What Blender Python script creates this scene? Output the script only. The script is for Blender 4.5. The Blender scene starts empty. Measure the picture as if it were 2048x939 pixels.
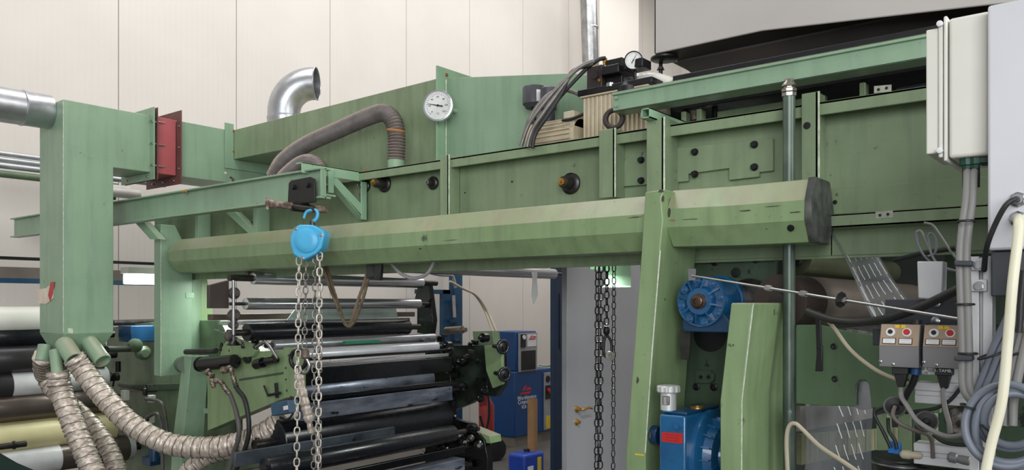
import bpy, bmesh, math, random
from mathutils import Vector, Matrix
random.seed(7)
SC = bpy.context.scene
COL = SC.collection
PI = math.pi
# ------------------------------------------------------------------ camera, light, exposure
EYE = 1.8                      # camera height above the floor
F = 1607.0                     # focal length in pixels of the 2048 px wide frame
YAW = math.atan(1276.0 / F)    # view axis against the roller direction (+X)
VX, VY = math.cos(YAW), math.sin(YAW)
cam_d = bpy.data.cameras.new('camera'); cam = bpy.data.objects.new('camera', cam_d); COL.objects.link(cam)
cam.location = (0, 0, EYE); cam.rotation_euler = (PI/2, 0, YAW - PI/2)
cam_d.sensor_width = 36; cam_d.lens = F/2048*36; cam_d.shift_y = 135.5/2048
cam_d.clip_start = 0.05; cam_d.clip_end = 100
SC.camera = cam
SC.view_settings.view_transform = 'Standard'; SC.view_settings.look = 'None'
SC.view_settings.gamma = 1; SC.view_settings.use_curve_mapping = False
SC.view_settings.exposure = 0.0
w = bpy.data.worlds.new('hall_light'); SC.world = w; w.use_nodes = True
w.node_tree.nodes['Background'].inputs[0].default_value = (0.95, 0.975, 1.0, 1)
w.node_tree.nodes['Background'].inputs[1].default_value = 0.4

def area(name, loc, target, sx, sy, power, color=(1, 1, 1)):
    l = bpy.data.lights.new(name, 'AREA'); l.shape = 'RECTANGLE'; l.size = sx; l.size_y = sy
    l.energy = power; l.color = color
    o = bpy.data.objects.new(name, l); COL.objects.link(o); o.location = loc
    o.rotation_euler = (Vector(target) - Vector(loc)).to_track_quat('-Z', 'Y').to_euler()
    return o
area('roof_light', (6.5, 4.6, 7.6), (6.5, 5.2, 0), 14.0, 3.0, 520, (1.0, 0.98, 0.965))
area('hall_door_light', (-4.2, -2.8, 3.3), (3.0, 3.4, 1.6), 5.5, 4.2, 480, (0.985, 0.99, 1.0))
area('hall_door_light', (4.0, -5.5, 5.2), (3.6, 4.0, 1.8), 6.0, 4.0, 560, (1.0, 0.985, 0.965))

# ------------------------------------------------------------------ measuring helpers
def q(px, py, X=None, Y=None, d=None):
    """point of the place seen at (px, py) of the photo on the plane X=, Y= or at depth d="""
    s = (px - 1024.0)/F
    r = Vector((VX + VY*s, VY - VX*s, (605.0 - py)/F))
    t = X/r.x if X is not None else (Y/r.y if Y is not None else d)
    p = r*t; p.z += EYE
    return p
def dep(px, X=None, Y=None):
    return 2584.0*X/(px + 1000.0) if X is not None else 2052.0*Y/(2300.0 - px)
def m_(npx, d): return npx*d/F

def lin(c):
    def f(v):
        v /= 255.0
        return v/12.92 if v <= 0.04045 else ((v + 0.055)/1.055)**2.4
    return (f(c[0]), f(c[1]), f(c[2]), 1)

# ------------------------------------------------------------------ materials
MATS = {}
def mat(name, rgb, rough=0.5, metal=0.0, rgb2=None, nscale=6.0, nfac=0.5, bump=0.0, bscale=60.0,
        dust=None, dustfac=0.7, scratch=None, sfac=0.62, sscale=14.0, stretch=(1, 1, 1), emit=0, alpha=1, spec=0.5, coat=0, trans=0, wear=0):
    if name in MATS: return MATS[name]
    m = bpy.data.materials.new(name); m.use_nodes = True; MATS[name] = m
    nt = m.node_tree; N = nt.nodes; L = nt.links; b = N['Principled BSDF']
    def nd(t, **k):
        n = N.new(t)
        for a, v in k.items(): setattr(n, a, v)
        return n
    tc = nd('ShaderNodeTexCoord'); mp = nd('ShaderNodeMapping'); mp.inputs['Scale'].default_value = stretch
    L.new(tc.outputs['Object'], mp.inputs['Vector'])
    def noise(sc, det=4, rg=0.55):
        n = nd('ShaderNodeTexNoise'); n.inputs['Scale'].default_value = sc; n.inputs['Detail'].default_value = det
        n.inputs['Roughness'].default_value = rg; L.new(mp.outputs[0], n.inputs['Vector']); return n
    def ramp(src, a, bb, inv=False):
        r = nd('ShaderNodeMapRange'); r.inputs[1].default_value = a; r.inputs[2].default_value = bb
        if inv: r.inputs[3].default_value = 1; r.inputs[4].default_value = 0
        L.new(src, r.inputs[0]); return r.outputs[0]
    def mix(fac, a, c):
        x = nd('ShaderNodeMix', data_type='RGBA')
        if isinstance(fac, float): x.inputs[0].default_value = fac
        else: L.new(fac, x.inputs[0])
        for i, v in ((6, a), (7, c)):
            if isinstance(v, tuple): x.inputs[i].default_value = v
            else: L.new(v, x.inputs[i])
        return x.outputs[2]
    col = lin(rgb)
    n1 = noise(nscale)
    c2 = lin(rgb2) if rgb2 else lin(tuple(v*0.88 for v in rgb))
    mu = nd('ShaderNodeMath', operation='MULTIPLY'); mu.inputs[1].default_value = nfac*2
    L.new(ramp(n1.outputs[0], 0.35, 0.75), mu.inputs[0])
    out = mix(mu.outputs[0], col, c2)
    if wear:
        # old stains: broad blotches and runs down the paint
        mp2 = nd('ShaderNodeMapping'); mp2.inputs['Scale'].default_value = (9, 9, 0.9); L.new(tc.outputs['Object'], mp2.inputs['Vector'])
        ns = nd('ShaderNodeTexNoise'); ns.inputs['Scale'].default_value = 2.2; ns.inputs['Detail'].default_value = 5; L.new(mp2.outputs[0], ns.inputs['Vector'])
        nb = noise(1.3, 3)
        m3 = nd('ShaderNodeMath', operation='MULTIPLY'); L.new(ramp(ns.outputs[0], 0.45, 0.75), m3.inputs[0]); m3.inputs[1].default_value = wear
        out = mix(m3.outputs[0], out, lin(tuple(v*0.66 for v in rgb)))
        m4 = nd('ShaderNodeMath', operation='MULTIPLY'); L.new(ramp(nb.outputs[0], 0.48, 0.7), m4.inputs[0]); m4.inputs[1].default_value = wear*0.8
        out = mix(m4.outputs[0], out, lin(tuple(min(v*1.14 + 4, 255) for v in rgb)))
        nf = noise(55, 3, .6)
        m5 = nd('ShaderNodeMath', operation='MULTIPLY'); L.new(ramp(nf.outputs[0], 0.66, 0.72), m5.inputs[0]); m5.inputs[1].default_value = wear*0.7
        out = mix(m5.outputs[0], out, lin(tuple(v*0.55 for v in rgb)))
    if scratch:
        n2 = noise(sscale, 6, 0.7)
        out = mix(ramp(n2.outputs[0], sfac, sfac + 0.04), out, lin(scratch))
    if dust:
        g = nd('ShaderNodeNewGeometry'); sp = nd('ShaderNodeSeparateXYZ'); L.new(g.outputs['Normal'], sp.inputs[0])
        n3 = noise(nscale*2.3, 5)
        a = ramp(sp.outputs[2], 0.22, 0.62)
        mm = nd('ShaderNodeMath', operation='MULTIPLY'); L.new(a, mm.inputs[0]); L.new(ramp(n3.outputs[0], 0.2, 0.6), mm.inputs[1])
        m2 = nd('ShaderNodeMath', operation='MULTIPLY'); L.new(mm.outputs[0], m2.inputs[0]); m2.inputs[1].default_value = dustfac
        out = mix(m2.outputs[0], out, lin(dust))
    L.new(out, b.inputs['Base Color'])
    n4 = noise(nscale*3)
    rr = nd('ShaderNodeMapRange'); rr.inputs[3].default_value = max(rough - 0.08, 0.02); rr.inputs[4].default_value = min(rough + 0.12, 1)
    L.new(n4.outputs[0], rr.inputs[0]); L.new(rr.outputs[0], b.inputs['Roughness'])
    b.inputs['Metallic'].default_value = metal
    b.inputs['Specular IOR Level'].default_value = spec
    b.inputs['Coat Weight'].default_value = coat
    b.inputs['Transmission Weight'].default_value = trans
    b.inputs['Alpha'].default_value = alpha
    if emit:
        b.inputs['Emission Color'].default_value = col; b.inputs['Emission Strength'].default_value = emit
    if bump:
        n5 = noise(bscale, 5, 0.65); bp = nd('ShaderNodeBump'); bp.inputs['Strength'].default_value = bump
        bp.inputs['Distance'].default_value = 0.004; L.new(n5.outputs[0], bp.inputs['Height']); L.new(bp.outputs[0], b.inputs['Normal'])
    return m
DUST = (150, 138, 118)
GREEN = mat('green_paint', (131, 150, 118), 0.34, rgb2=(116, 134, 104), nscale=3.5, wear=.38, dust=DUST, scratch=(64, 84, 64), sfac=0.66, bump=0.15)
GREEN2 = mat('light_green_paint', (139, 168, 141), 0.36, rgb2=(126, 154, 128), nscale=3, wear=.28, dust=DUST, scratch=(74, 92, 70), sfac=0.67, bump=0.15)
OLIVE = mat('leaf_green_paint', (134, 158, 116), 0.32, rgb2=(118, 142, 100), nscale=3, wear=.38, dust=DUST, scratch=(70, 84, 60), sfac=0.66, bump=0.1)
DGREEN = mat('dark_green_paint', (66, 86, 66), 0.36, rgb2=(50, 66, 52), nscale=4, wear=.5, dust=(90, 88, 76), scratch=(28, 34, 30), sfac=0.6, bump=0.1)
DGRIME = mat('grimy_green_paint', (92, 112, 86), 0.38, rgb2=(52, 62, 52), nscale=5, nfac=0.4, scratch=(30, 34, 32), sfac=0.66, bump=0.2)
MINT = mat('mint_green_paint', (146, 180, 150), 0.42, rgb2=(128, 162, 132), nscale=5, dust=DUST, dustfac=0.4, scratch=(84, 100, 78), sfac=0.67)
RED = mat('red_paint', (176, 88, 92), 0.45, rgb2=(162, 76, 80), nscale=4, bump=0.1)
DRED = mat('dark_red_flange', (112, 72, 70), 0.5, rgb2=(92, 62, 58))
WHITEP = mat('weld_white', (206, 214, 196), 0.5, rgb2=(150, 170, 140), nscale=40)
STEEL = mat('bare_steel', (176, 178, 180), 0.28, 1.0, rgb2=(140, 142, 144), nscale=8)
GALV = mat('galvanised_sheet', (188, 191, 195), 0.33, 0.9, rgb2=(166, 169, 174), nscale=12, bump=0.08)
CHROME = mat('polished_roller', (214, 216, 220), 0.2, 0.92, rgb2=(190, 192, 198), nscale=5, stretch=(0.4, 4, 4))
ALU = mat('aluminium', (202, 204, 206), 0.4, 0.35, rgb2=(186, 188, 191), nscale=6)
DSTEEL = mat('oily_steel', (74, 72, 70), 0.35, 0.7, rgb2=(46, 44, 44), nscale=20, bump=0.2)
BLACK = mat('black_metal', (26, 27, 30), 0.4, 0.2, rgb2=(16, 17, 20), nscale=12, bump=0.15)
INK = mat('ink_stained_black', (11, 12, 16), 0.2, 0.0, rgb2=(6, 7, 10), nscale=9, scratch=(52, 56, 66), sfac=0.69, bump=0.3, bscale=30)
INKST = mat('ink_stained_steel', (140, 146, 160), 0.3, 0.6, rgb2=(74, 80, 94), nscale=6, nfac=0.7, scratch=(30, 32, 40), sfac=0.6, bump=0.2, bscale=25, stretch=(0.5, 1, 2))
RUBBER = mat('black_rubber', (24, 25, 27), 0.5, rgb2=(34, 35, 37), nscale=15)
RUBROLL = mat('black_rubber_roller', (15, 17, 22), 0.27, rgb2=(21, 24, 30), nscale=8)
CORR = mat('grey_flexible_duct', (112, 106, 103), 0.5, rgb2=(88, 84, 82), nscale=14, dust=(150, 130, 118), dustfac=0.8)
FOIL = mat('foil_hose', (214, 204, 192), 0.34, 0.35, rgb2=(160, 146, 134), nscale=34, nfac=0.55, bump=0.8, bscale=55)
WIRE = mat('dark_spiral_wire', (52, 46, 42), 0.5, 0.3)
BLUE = mat('blue_enamel', (24, 92, 140), 0.28, rgb2=(18, 70, 112), nscale=8, scratch=(16, 44, 66), sfac=0.66, bump=0.2, coat=0.7)
BLUED = mat('deep_blue_enamel', (20, 66, 104), 0.3, rgb2=(14, 48, 78), nscale=8, scratch=(12, 30, 48), sfac=0.62, bump=0.2, coat=0.2)
CBLUE = mat('cabinet_blue', (8, 64, 118), 0.4, rgb2=(8, 54, 104), nscale=4)
PBLUE = mat('pipe_blue', (18, 66, 98), 0.45, rgb2=(14, 54, 84), nscale=6)
SKYB = mat('hoist_blue', (70, 168, 214), 0.3, rgb2=(88, 182, 224), nscale=6, scratch=(60, 120, 150), sfac=0.68)
WHITE = mat('white_plastic', (216, 216, 208), 0.4, rgb2=(206, 206, 196), nscale=3)
LGREY = mat('light_grey_cabinet', (204, 206, 212), 0.38, rgb2=(194, 196, 202), nscale=3, scratch=(160, 162, 168), sfac=0.7)
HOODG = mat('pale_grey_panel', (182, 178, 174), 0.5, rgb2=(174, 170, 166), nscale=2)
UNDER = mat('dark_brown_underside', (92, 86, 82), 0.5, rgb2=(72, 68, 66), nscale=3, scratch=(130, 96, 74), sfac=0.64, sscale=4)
CREAM = mat('cream_cast_metal', (206, 196, 172), 0.45, rgb2=(180, 166, 140), nscale=9, dust=DUST)
DGREY = mat('dark_grey_panel', (54, 58, 64), 0.45, rgb2=(46, 50, 56))
GCABLE = mat('grey_cable', (132, 132, 130), 0.5, rgb2=(120, 120, 118))
BGCABLE = mat('blue_grey_cable', (112, 120, 132), 0.45, rgb2=(92, 98, 110))
WCABLE = mat('cream_cable', (222, 220, 198), 0.4, rgb2=(212, 208, 184))
TCABLE = mat('beige_cable', (176, 168, 148), 0.5, rgb2=(160, 152, 132))
BRASS = mat('brass', (196, 150, 74), 0.3, 0.9)
CARD = mat('cardboard', (160, 124, 86), 0.7, rgb2=(146, 112, 78), nscale=10)
GFACE = mat('gauge_face', (226, 228, 226), 0.35)
BLK = mat('black_print', (20, 20, 22), 0.5)
WPR = mat('white_print', (226, 228, 230), 0.5)
RPR = mat('red_print', (190, 42, 40), 0.4)
YPR = mat('yellow_tape', (222, 190, 40), 0.5)
TAN = mat('brushed_tan_plate', (178, 156, 134), 0.4, 0.35, rgb2=(158, 140, 122), nscale=8)
GPLATE = mat('grey_box_front', (122, 122, 124), 0.42, 0.3, rgb2=(110, 110, 112))
BROWN = mat('orange_tape', (168, 118, 74), 0.5)
DROLL = mat('tan_steel_roller', (136, 126, 116), 0.34, 0.55, rgb2=(118, 110, 102), nscale=4, stretch=(0.3, 3, 3))
WOOD = mat('pale_green_wood', (140, 142, 112), 0.7, rgb2=(96, 100, 74), nscale=20, stretch=(1, 1, 0.3))
ROPE = mat('old_wire_hose', (120, 108, 84), 0.6, rgb2=(60, 50, 40), nscale=30)
GLASS = mat('lamp_tube', (244, 255, 236), 0.3, emit=14)
FLUO = mat('lamp_diffuser', (236, 255, 246), 0.4, emit=5)

# ------------------------------------------------------------------ mesh helpers
class MB:
    def __init__(s): s.b = bmesh.new()
    def poly(s, pts, vec, mi=0):
        """prism: polygon pts pushed along vec"""
        vec = Vector(vec); n = len(pts)
        a = [s.b.verts.new(p) for p in pts]; c = [s.b.verts.new(Vector(p) + vec) for p in pts]
        fs = [s.b.faces.new(a), s.b.faces.new(c[::-1])]
        for i in range(n): fs.append(s.b.faces.new((a[i], c[i], c[(i+1) % n], a[(i+1) % n])))
        for f in fs: f.material_index = mi
        return s
    def XP(s, X, pts, th, mi=0): return s.poly([q(a, b, X=X) for a, b in pts], (th, 0, 0), mi)
    def YP(s, Y, pts, th, mi=0): return s.poly([q(a, b, Y=Y) for a, b in pts], (0, th, 0), mi)
    def box(s, a, b, mi=0):
        x0, y0, z0 = a; x1, y1, z1 = b
        return s.poly([(x0, y0, z0), (x1, y0, z0), (x1, y1, z0), (x0, y1, z0)], (0, 0, z1 - z0), mi)
    def loft(s, rings, cap=True, closed=False, mi=0):
        vs = [[s.b.verts.new(p) for p in r] for r in rings]; n = len(vs[0])
        m = len(vs); R = m if closed else m - 1
        for i in range(R):
            u, v = vs[i], vs[(i+1) % m]
            for j in range(n):
                f = s.b.faces.new((u[j], u[(j+1) % n], v[(j+1) % n], v[j])); f.material_index = mi
        if cap and not closed:
            s.b.faces.new(vs[0][::-1]).material_index = mi; s.b.faces.new(vs[-1]).material_index = mi
        return s
    def tube(s, pts, r, n=12, cap=True, closed=False, mi=0):
        P = [Vector(p) for p in pts]; m = len(P); rings = []; up = None
        for i, p in enumerate(P):
            if closed: t = P[(i+1) % m] - P[i-1]
            else: t = P[min(i+1, m-1)] - P[max(i-1, 0)]
            t.normalize()
            if up is None:
                up = Vector((0, 0, 1)) if abs(t.z) < 0.9 else Vector((1, 0, 0))
            a = (up - t*up.dot(t)); a.normalize(); up = a; b = t.cross(a)
            rad = r(i) if callable(r) else (r[i] if isinstance(r, (list, tuple)) else r)
            rings.append([p + (a*math.cos(2*PI*k/n) + b*math.sin(2*PI*k/n))*rad for k in range(n)])
        return s.loft(rings, cap, closed, mi)
    def cyl(s, p0, p1, r, r2=None, n=24, mi=0):
        return s.tube([p0, p1], [r, r if r2 is None else r2], n, mi=mi)
    def lathe(s, p, axis, prof, n=32, mi=0):
        """prof: list of (t along axis, radius)"""
        ax = Vector(axis).normalized(); up = Vector((0, 0, 1)) if abs(ax.z) < 0.9 else Vector((1, 0, 0))
        a = (up - ax*up.dot(ax)).normalized(); b = ax.cross(a); p = Vector(p)
        rings = [[p + ax*t + (a*math.cos(2*PI*k/n) + b*math.sin(2*PI*k/n))*max(r, 1e-4) for k in range(n)] for t, r in prof]
        return s.loft(rings, True, False, mi)
    def hexb(s, p, axis, r, h, mi=0):
        s.lathe(p, axis, [(0, r*1.35), (h*0.15, r*1.35)], 16, mi)
        return s.lathe(Vector(p) + Vector(axis).normalized()*h*0.15, axis, [(0, r), (h*0.85, r)], 6, mi)
    def torus(s, c, axis, R, r, n=36, k=10, a0=0, a1=2*PI, mi=0):
        ax = Vector(axis).normalized(); up = Vector((0, 0, 1)) if abs(ax.z) < 0.9 else Vector((1, 0, 0))
        a = (up - ax*up.dot(ax)).normalized(); b = ax.cross(a); c = Vector(c)
        full = abs(a1 - a0 - 2*PI) < 1e-6; m = n if full else n + 1
        return s.tube([c + (a*math.cos(a0 + (a1-a0)*i/n) + b*math.sin(a0 + (a1-a0)*i/n))*R for i in range(m)], r, k, closed=full, mi=mi)
    def build(s, name, m, parent=None, bevel=0.0, smooth=38, seg=2):
        me = bpy.data.meshes.new(name)
        bmesh.ops.recalc_face_normals(s.b, faces=s.b.faces)
        org = ORG.get(parent.name) if parent else None
        if parent is None:
            xs = [v.co for v in s.b.verts]
            lo = Vector((min(v.x for v in xs), min(v.y for v in xs), min(v.z for v in xs)))
            hi = Vector((max(v.x for v in xs), max(v.y for v in xs), max(v.z for v in xs)))
            org = Vector(((lo.x + hi.x)/2, (lo.y + hi.y)/2, lo.z))
        bmesh.ops.translate(s.b, verts=s.b.verts, vec=-org)
        for f in s.b.faces: f.smooth = True
        s.b.to_mesh(me); s.b.free()
        me.set_sharp_from_angle(angle=math.radians(smooth))
        for x in (m if isinstance(m, (list, tuple)) else [m]): me.materials.append(x)
        o = bpy.data.objects.new(name, me); COL.objects.link(o)
        if parent: o.parent = parent
        else: o.location = org
        ORG[o.name] = org
        if bevel:
            md = o.modifiers.new('bevel', 'BEVEL'); md.width = bevel; md.segments = seg; md.limit_method = 'ANGLE'; md.angle_limit = math.radians(42)
        return o
ORG = {}
def T(name, label, cat, loc, group=None):
    o = bpy.data.objects.new(name, None); COL.objects.link(o); o.location = loc; ORG[o.name] = Vector(loc)
    o.empty_display_size = 0.05
    return tag(o, label, cat, group)
def tag(o, label, cat, group=None):
    o['label'] = label; o['category'] = cat
    if group: o['group'] = group
    return o
def S(o): o['kind'] = 'structure'; return o
def dup(root, delta, label=None, group=None):
    r = root.copy(); COL.objects.link(r); r.location = Vector(root.location) + Vector(delta)
    if label: r['label'] = label
    if group: r['group'] = group
    for ch in list(root.children):
        c = ch.copy(); COL.objects.link(c); c.parent = r
        for g in list(ch.children):
            e = g.copy(); COL.objects.link(e); e.parent = c
    return r
def spline(pts, n=8, closed=False):
    P = [Vector(p) for p in pts]; m = len(P); out = []
    R = m if closed else m - 1
    for i in range(R):
        if closed: a, b, c, d = P[i-1], P[i], P[(i+1) % m], P[(i+2) % m]
        else: a, b, c, d = P[max(i-1, 0)], P[i], P[i+1], P[min(i+2, m-1)]
        for k in range(n):
            t = k/n
            out.append(0.5*((2*b) + (c - a)*t + (2*a - 5*b + 4*c - d)*t*t + (3*b - a - 3*c + d)*t**3))
    if not closed: out.append(P[-1])
    return out
def even(pts, step):
    out = [pts[0]]; acc = 0.0
    for a, b in zip(pts, pts[1:]):
        L = (b - a).length
        if L < 1e-9: continue
        t = step - acc
        while t <= L:
            out.append(a.lerp(b, t/L)); t += step
        acc = (acc + L) % step if False else L - (t - step)
    return out
def cable(name, pts, r, m, label=None, cat=None, group=None, parent=None, n=10, sub=8):
    o = MB().tube(spline(pts, sub), r, n).build(name, m, parent)
    if label: tag(o, label, cat, group)
    return o
def texts(name, items, right, up, m, parent, extrude=0.0005):
    """raised lettering: every (string, place, size) becomes real geometry of ONE mesh part"""
    r = Vector(right).normalized(); u = Vector(up).normalized(); n = r.cross(u); u = n.cross(r)
    org = ORG[parent.name]; bm = bmesh.new()
    for s, p, size in items:
        cu = bpy.data.curves.new('lettering', 'FONT'); cu.body = s; cu.size = size; cu.extrude = extrude
        cu.align_x = 'CENTER'; cu.align_y = 'CENTER'; cu.resolution_u = 2
        t = bpy.data.objects.new('lettering', cu); COL.objects.link(t)
        dg = bpy.context.evaluated_depsgraph_get(); me = bpy.data.meshes.new_from_object(t.evaluated_get(dg))
        M = Matrix((r, u, n)).transposed().to_4x4(); M.translation = Vector(p) - org
        me.transform(M); bm.from_mesh(me)
        bpy.data.objects.remove(t); bpy.data.curves.remove(cu); bpy.data.meshes.remove(me)
    me = bpy.data.meshes.new(name); bm.to_mesh(me); bm.free(); me.materials.append(m)
    o = bpy.data.objects.new(name, me); COL.objects.link(o); o.parent = parent; ORG[o.name] = org
    return o
RX = (-0.0, -1.0, 0.0)    # reading direction on a face that looks towards -X
RY = (1.0, 0.0, 0.0)      # reading direction on a face that looks towards -Y
UP = (0, 0, 1)
# ================================================================== THE SETTING
WY = 7.5
def wall_mat():
    m = mat('wall_panel_paint', (206, 201, 195), 0.55, rgb2=(198, 192, 185), nscale=0.8)
    nt = m.node_tree; N = nt.nodes; L = nt.links; b = N['Principled BSDF']
    tc = N.new('ShaderNodeTexCoord'); wv = N.new('ShaderNodeTexWave'); wv.bands_direction = 'X'
    wv.inputs['Scale'].default_value = 5.5; wv.inputs['Distortion'].default_value = 0.15
    L.new(tc.outputs['Object'], wv.inputs['Vector'])
    bp = N.new('ShaderNodeBump'); bp.inputs['Strength'].default_value = 0.25; bp.inputs['Distance'].default_value = 0.004
    L.new(wv.outputs['Fac'], bp.inputs['Height']); L.new(bp.outputs[0], b.inputs['Normal'])
    return m
WALLM = wall_mat()
CONC = mat('concrete_floor', (84, 80, 76), 0.5, rgb2=(64, 61, 58), nscale=1.5, bump=0.2)
mb = MB(); x = 3.571 - 1.2285*8
while x < 15:
    mb.box((x + 0.004, WY, 0), (x + 1.2285 - 0.004, WY + 0.1, 8.0)); x += 1.2285
mb.box((-6.3, WY + 0.02, 0), (15, WY + 0.1, 8.0))
S(mb.build('wall_back', WALLM))
S(MB().box((15, -6, 0), (15.1, WY + .1, 8)).build('wall_right', WALLM))
S(MB().box((-8, -6, -0.1), (15.1, WY + .1, 0)).build('floor', CONC))
S(MB().box((-8, -6, 8.0), (15.1, WY + .1, 8.1)).build('ceiling', mat('ceiling_paint', (200, 198, 192), 0.7)))
WCOL = mat('white_column_paint', (228, 222, 214), 0.55, rgb2=(224, 218, 210), nscale=1)
a = q(1200, 60, Y=WY - .35)
S(MB().box((a.x, WY - .35, 0), (a.x + 1.3, WY, 8)).build('trim_1', WCOL, bevel=0.01))
# door behind the press, and an unseen partition shaped to block light
DY = 3.25
p0 = q(1134, 600, Y=DY); p1 = q(1330, 600, Y=DY)
ztop = 2.17
DOORM = mat('glossy_grey_door', (152, 153, 157), 0.16, rgb2=(142, 143, 149), nscale=1.5, spec=0.6)
dr = S(MB().box((p0.x, DY, 0.01), (p0.x + 1.05, DY + .045, ztop)).build('door_1', DOORM, bevel=0.002))
for nm, py in (('door_handle', 817), ('door_lock', 843)):
    c = q(1153, py, Y=DY)
    b = MB().lathe(c, (0, -1, 0), [(0, .024), (.006, .024), (.01, .014), (.03, .012)], 24)
    if nm == 'door_handle':
        t = [c + Vector((0, -.03, 0)), c + Vector((.0, -.05, 0)), c + Vector((.02, -.06, .002)), c + Vector((.08, -.058, .006)), c + Vector((.12, -.056, -.004))]
        b.tube(spline(t, 6), .0085, 10)
    b.build(nm, BRASS, dr)
S(MB().box((p0.x + 1.06, DY, 0), (p0.x + 4.6, DY + .06, 3.0)).box((p0.x + 1.06, DY, 0), (p0.x + 1.07, DY - .002, 2.3)).build('trim_light_block', LGREY))  # unseen partition, made long and tall to keep light off the back wall

# ================================================================== MACHINE FRAME (welded together: one thing)
XW, XF = 3.0, 2.92            # web plane and flange lip plane of the big channel beam
frame = T('machine_frame', 'long green welded side frame carrying flanged beam, stiffeners and leaning posts', 'machine frame', (3.0, 3.0, 0))
def kz(k, X): return EYE + k*1.608*X
yL = q(318, 400, X=XW).y; yR = 0.02
zt, zl = kz(.1523, XF), kz(.1421, XF); zb1, zb0 = kz(.0665, XF), kz(.0556, XF)
mb = MB()
mb.box((XW, yR, 1.96), (XW + .012, yL, zt - .01))
mb.box((XF, yR, zt - .012), (XW + .04, yL, zt)); mb.box((XF, yR, zl), (XF + .01, yL, zt))
ybl = q(1655, 440, X=XF).y
mb.box((XF, yR, zb0), (XW + .14, ybl, zb0 + .012)); mb.box((XF, yR, zb0), (XF + .01, ybl, zb1)); mb.box((XF, yR, zb1 - .01), (XW, ybl, zb1))
mb.build('channel_beam', GREEN, frame, bevel=.003)
# weld seam and cover strip along the web
MB().box((XW - .006, q(1655, 380, X=XW).y - .02, 1.97), (XW, q(1240, 380, X=XW).y, kz(.0785, XW))).box((XW - .006, yR, 1.97), (XW, q(1662, 380, X=XW).y, kz(.085, XW))).build('web_doubler_plate', GREEN, frame, bevel=.002)
# stiffener bars standing on the web
for (a0, a1, pt, pb, xx, ww) in ((880, 897, 310, 430, XF - .015, .08), (1198, 1229, 258, 395, XF - .02, .08), (1293, 1327, 236, 392, XF - .06, .13), (1603, 1636, 185, 370, XF - .02, .08)):
    ya, yb = q(a0, 300, X=xx).y, q(a1, 300, X=xx).y
    z1 = q((a0 + a1)/2, pt, X=xx).z; z0 = q((a0 + a1)/2, pb, X=xx).z
    sb = MB().box((xx, yb, z0), (xx + .01, ya, z1)).box((xx, yb, z0), (xx + ww, yb + .01, z1)).build('stiffener', GREEN, frame, bevel=.002)
    MB().tube([Vector((xx + .002, yb - .002, z0 + (z1 - z0)*t)) for t in (0, .2, .4, .6, .8, 1)], lambda i: .0028 + .0012*(i % 2), 6).build('weld_bead', WHITEP, sb)
for px, py, X_, r in ((1614, 251, XF - .021, .013), (1757, 179, XF - .001, .005), (1773, 176, XF - .001, .005), (1760, 430, XF - .001, .005), (1776, 428, XF - .001, .005), (1024, 363, XW - .001, .005), (1670, 404, XW - .007, .008), (930, 385, XW - .001, .004)):
    MB().lathe(q(px, py, X=X_), (-1, 0, 0), [(0, r), (.0008, r), (.001, r*.8)], 16).build('drilled_hole', BLACK, frame)
for px, py in ((1765, 178), (1768, 429)):
    MB().XP(XF - .0006, [(px - 17, py - 6), (px + 18, py - 9), (px + 18, py + 5), (px - 17, py + 8)], .0006).build('bare_patch', mat('bare_primer_patch', (170, 172, 160), .5, rgb2=(140, 150, 130), nscale=60), frame)
MB().XP(XC - .001 if False else 2.679, [(1270, 906), (1288, 908), (1288, 911), (1270, 909)], .001).build('yellow_mark', YPR, frame)
# plates bolted on the web
def plateX(name, X, pts, th, m, par, bev=.002): return MB().XP(X, pts, th).build(name, m, par, bevel=bev)
pl = plateX('bolted_plate', XW - .018, [(1240, 330), (1243, 373), (1376, 362), (1376, 347), (1458, 336), (1458, 360), (1518, 353), (1518, 344), (1546, 341), (1546, 276), (1380, 292), (1262, 307)], .018, GREEN, frame)
for px, py in ((1283, 320), (1283, 361), (1390, 304), (1390, 348), (1509, 289), (1509, 334)):
    MB().hexb(q(px, py, X=XW - .018), (-1, 0, 0), .011, .018).build('bolt', BLACK, pl)
# column post down to the floor (leaning upper part) and its seam
def seg_poly(o): return o
XC = 2.68
zt_c = q(1310, 378, X=XC).z
cA = [q(1290, 378, X=XC), q(1330, 378, X=XC), q(1321, 500, X=XC), q(1296, 845, X=XC)]
yb0, yb1 = q(1252, 845, X=XC).y, q(1296, 845, X=XC).y
YC = q(1305, 600, X=XC).y
col = MB()
P = [q(1290, 384, X=XC), q(1329, 378, X=XC), q(1322, 395, X=XC), q(1326, 440, X=XC), q(1320, 500, X=XC), q(1305, 700, X=XC), q(1291, 905, X=XC)]
P += [Vector((XC, q(1291, 905, X=XC).y + .0, 0)), Vector((XC, q(1252, 905, X=XC).y, 0)), q(1252, 905, X=XC), q(1268, 700, X=XC), q(1283, 500, X=XC)]
col.poly(P, (.30, 0, 0))
col.build('leaning_post', OLIVE, frame, bevel=.004)
wb = [q(x_, y_, X=XC) + Vector((-.002, 0, 0)) for x_, y_ in ((1321, 500), (1313, 600), (1305, 700), (1298, 800), (1291, 905))]
MB().tube(spline(wb, 6), .003, 6).build('weld_bead', WHITEP, frame)
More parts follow.
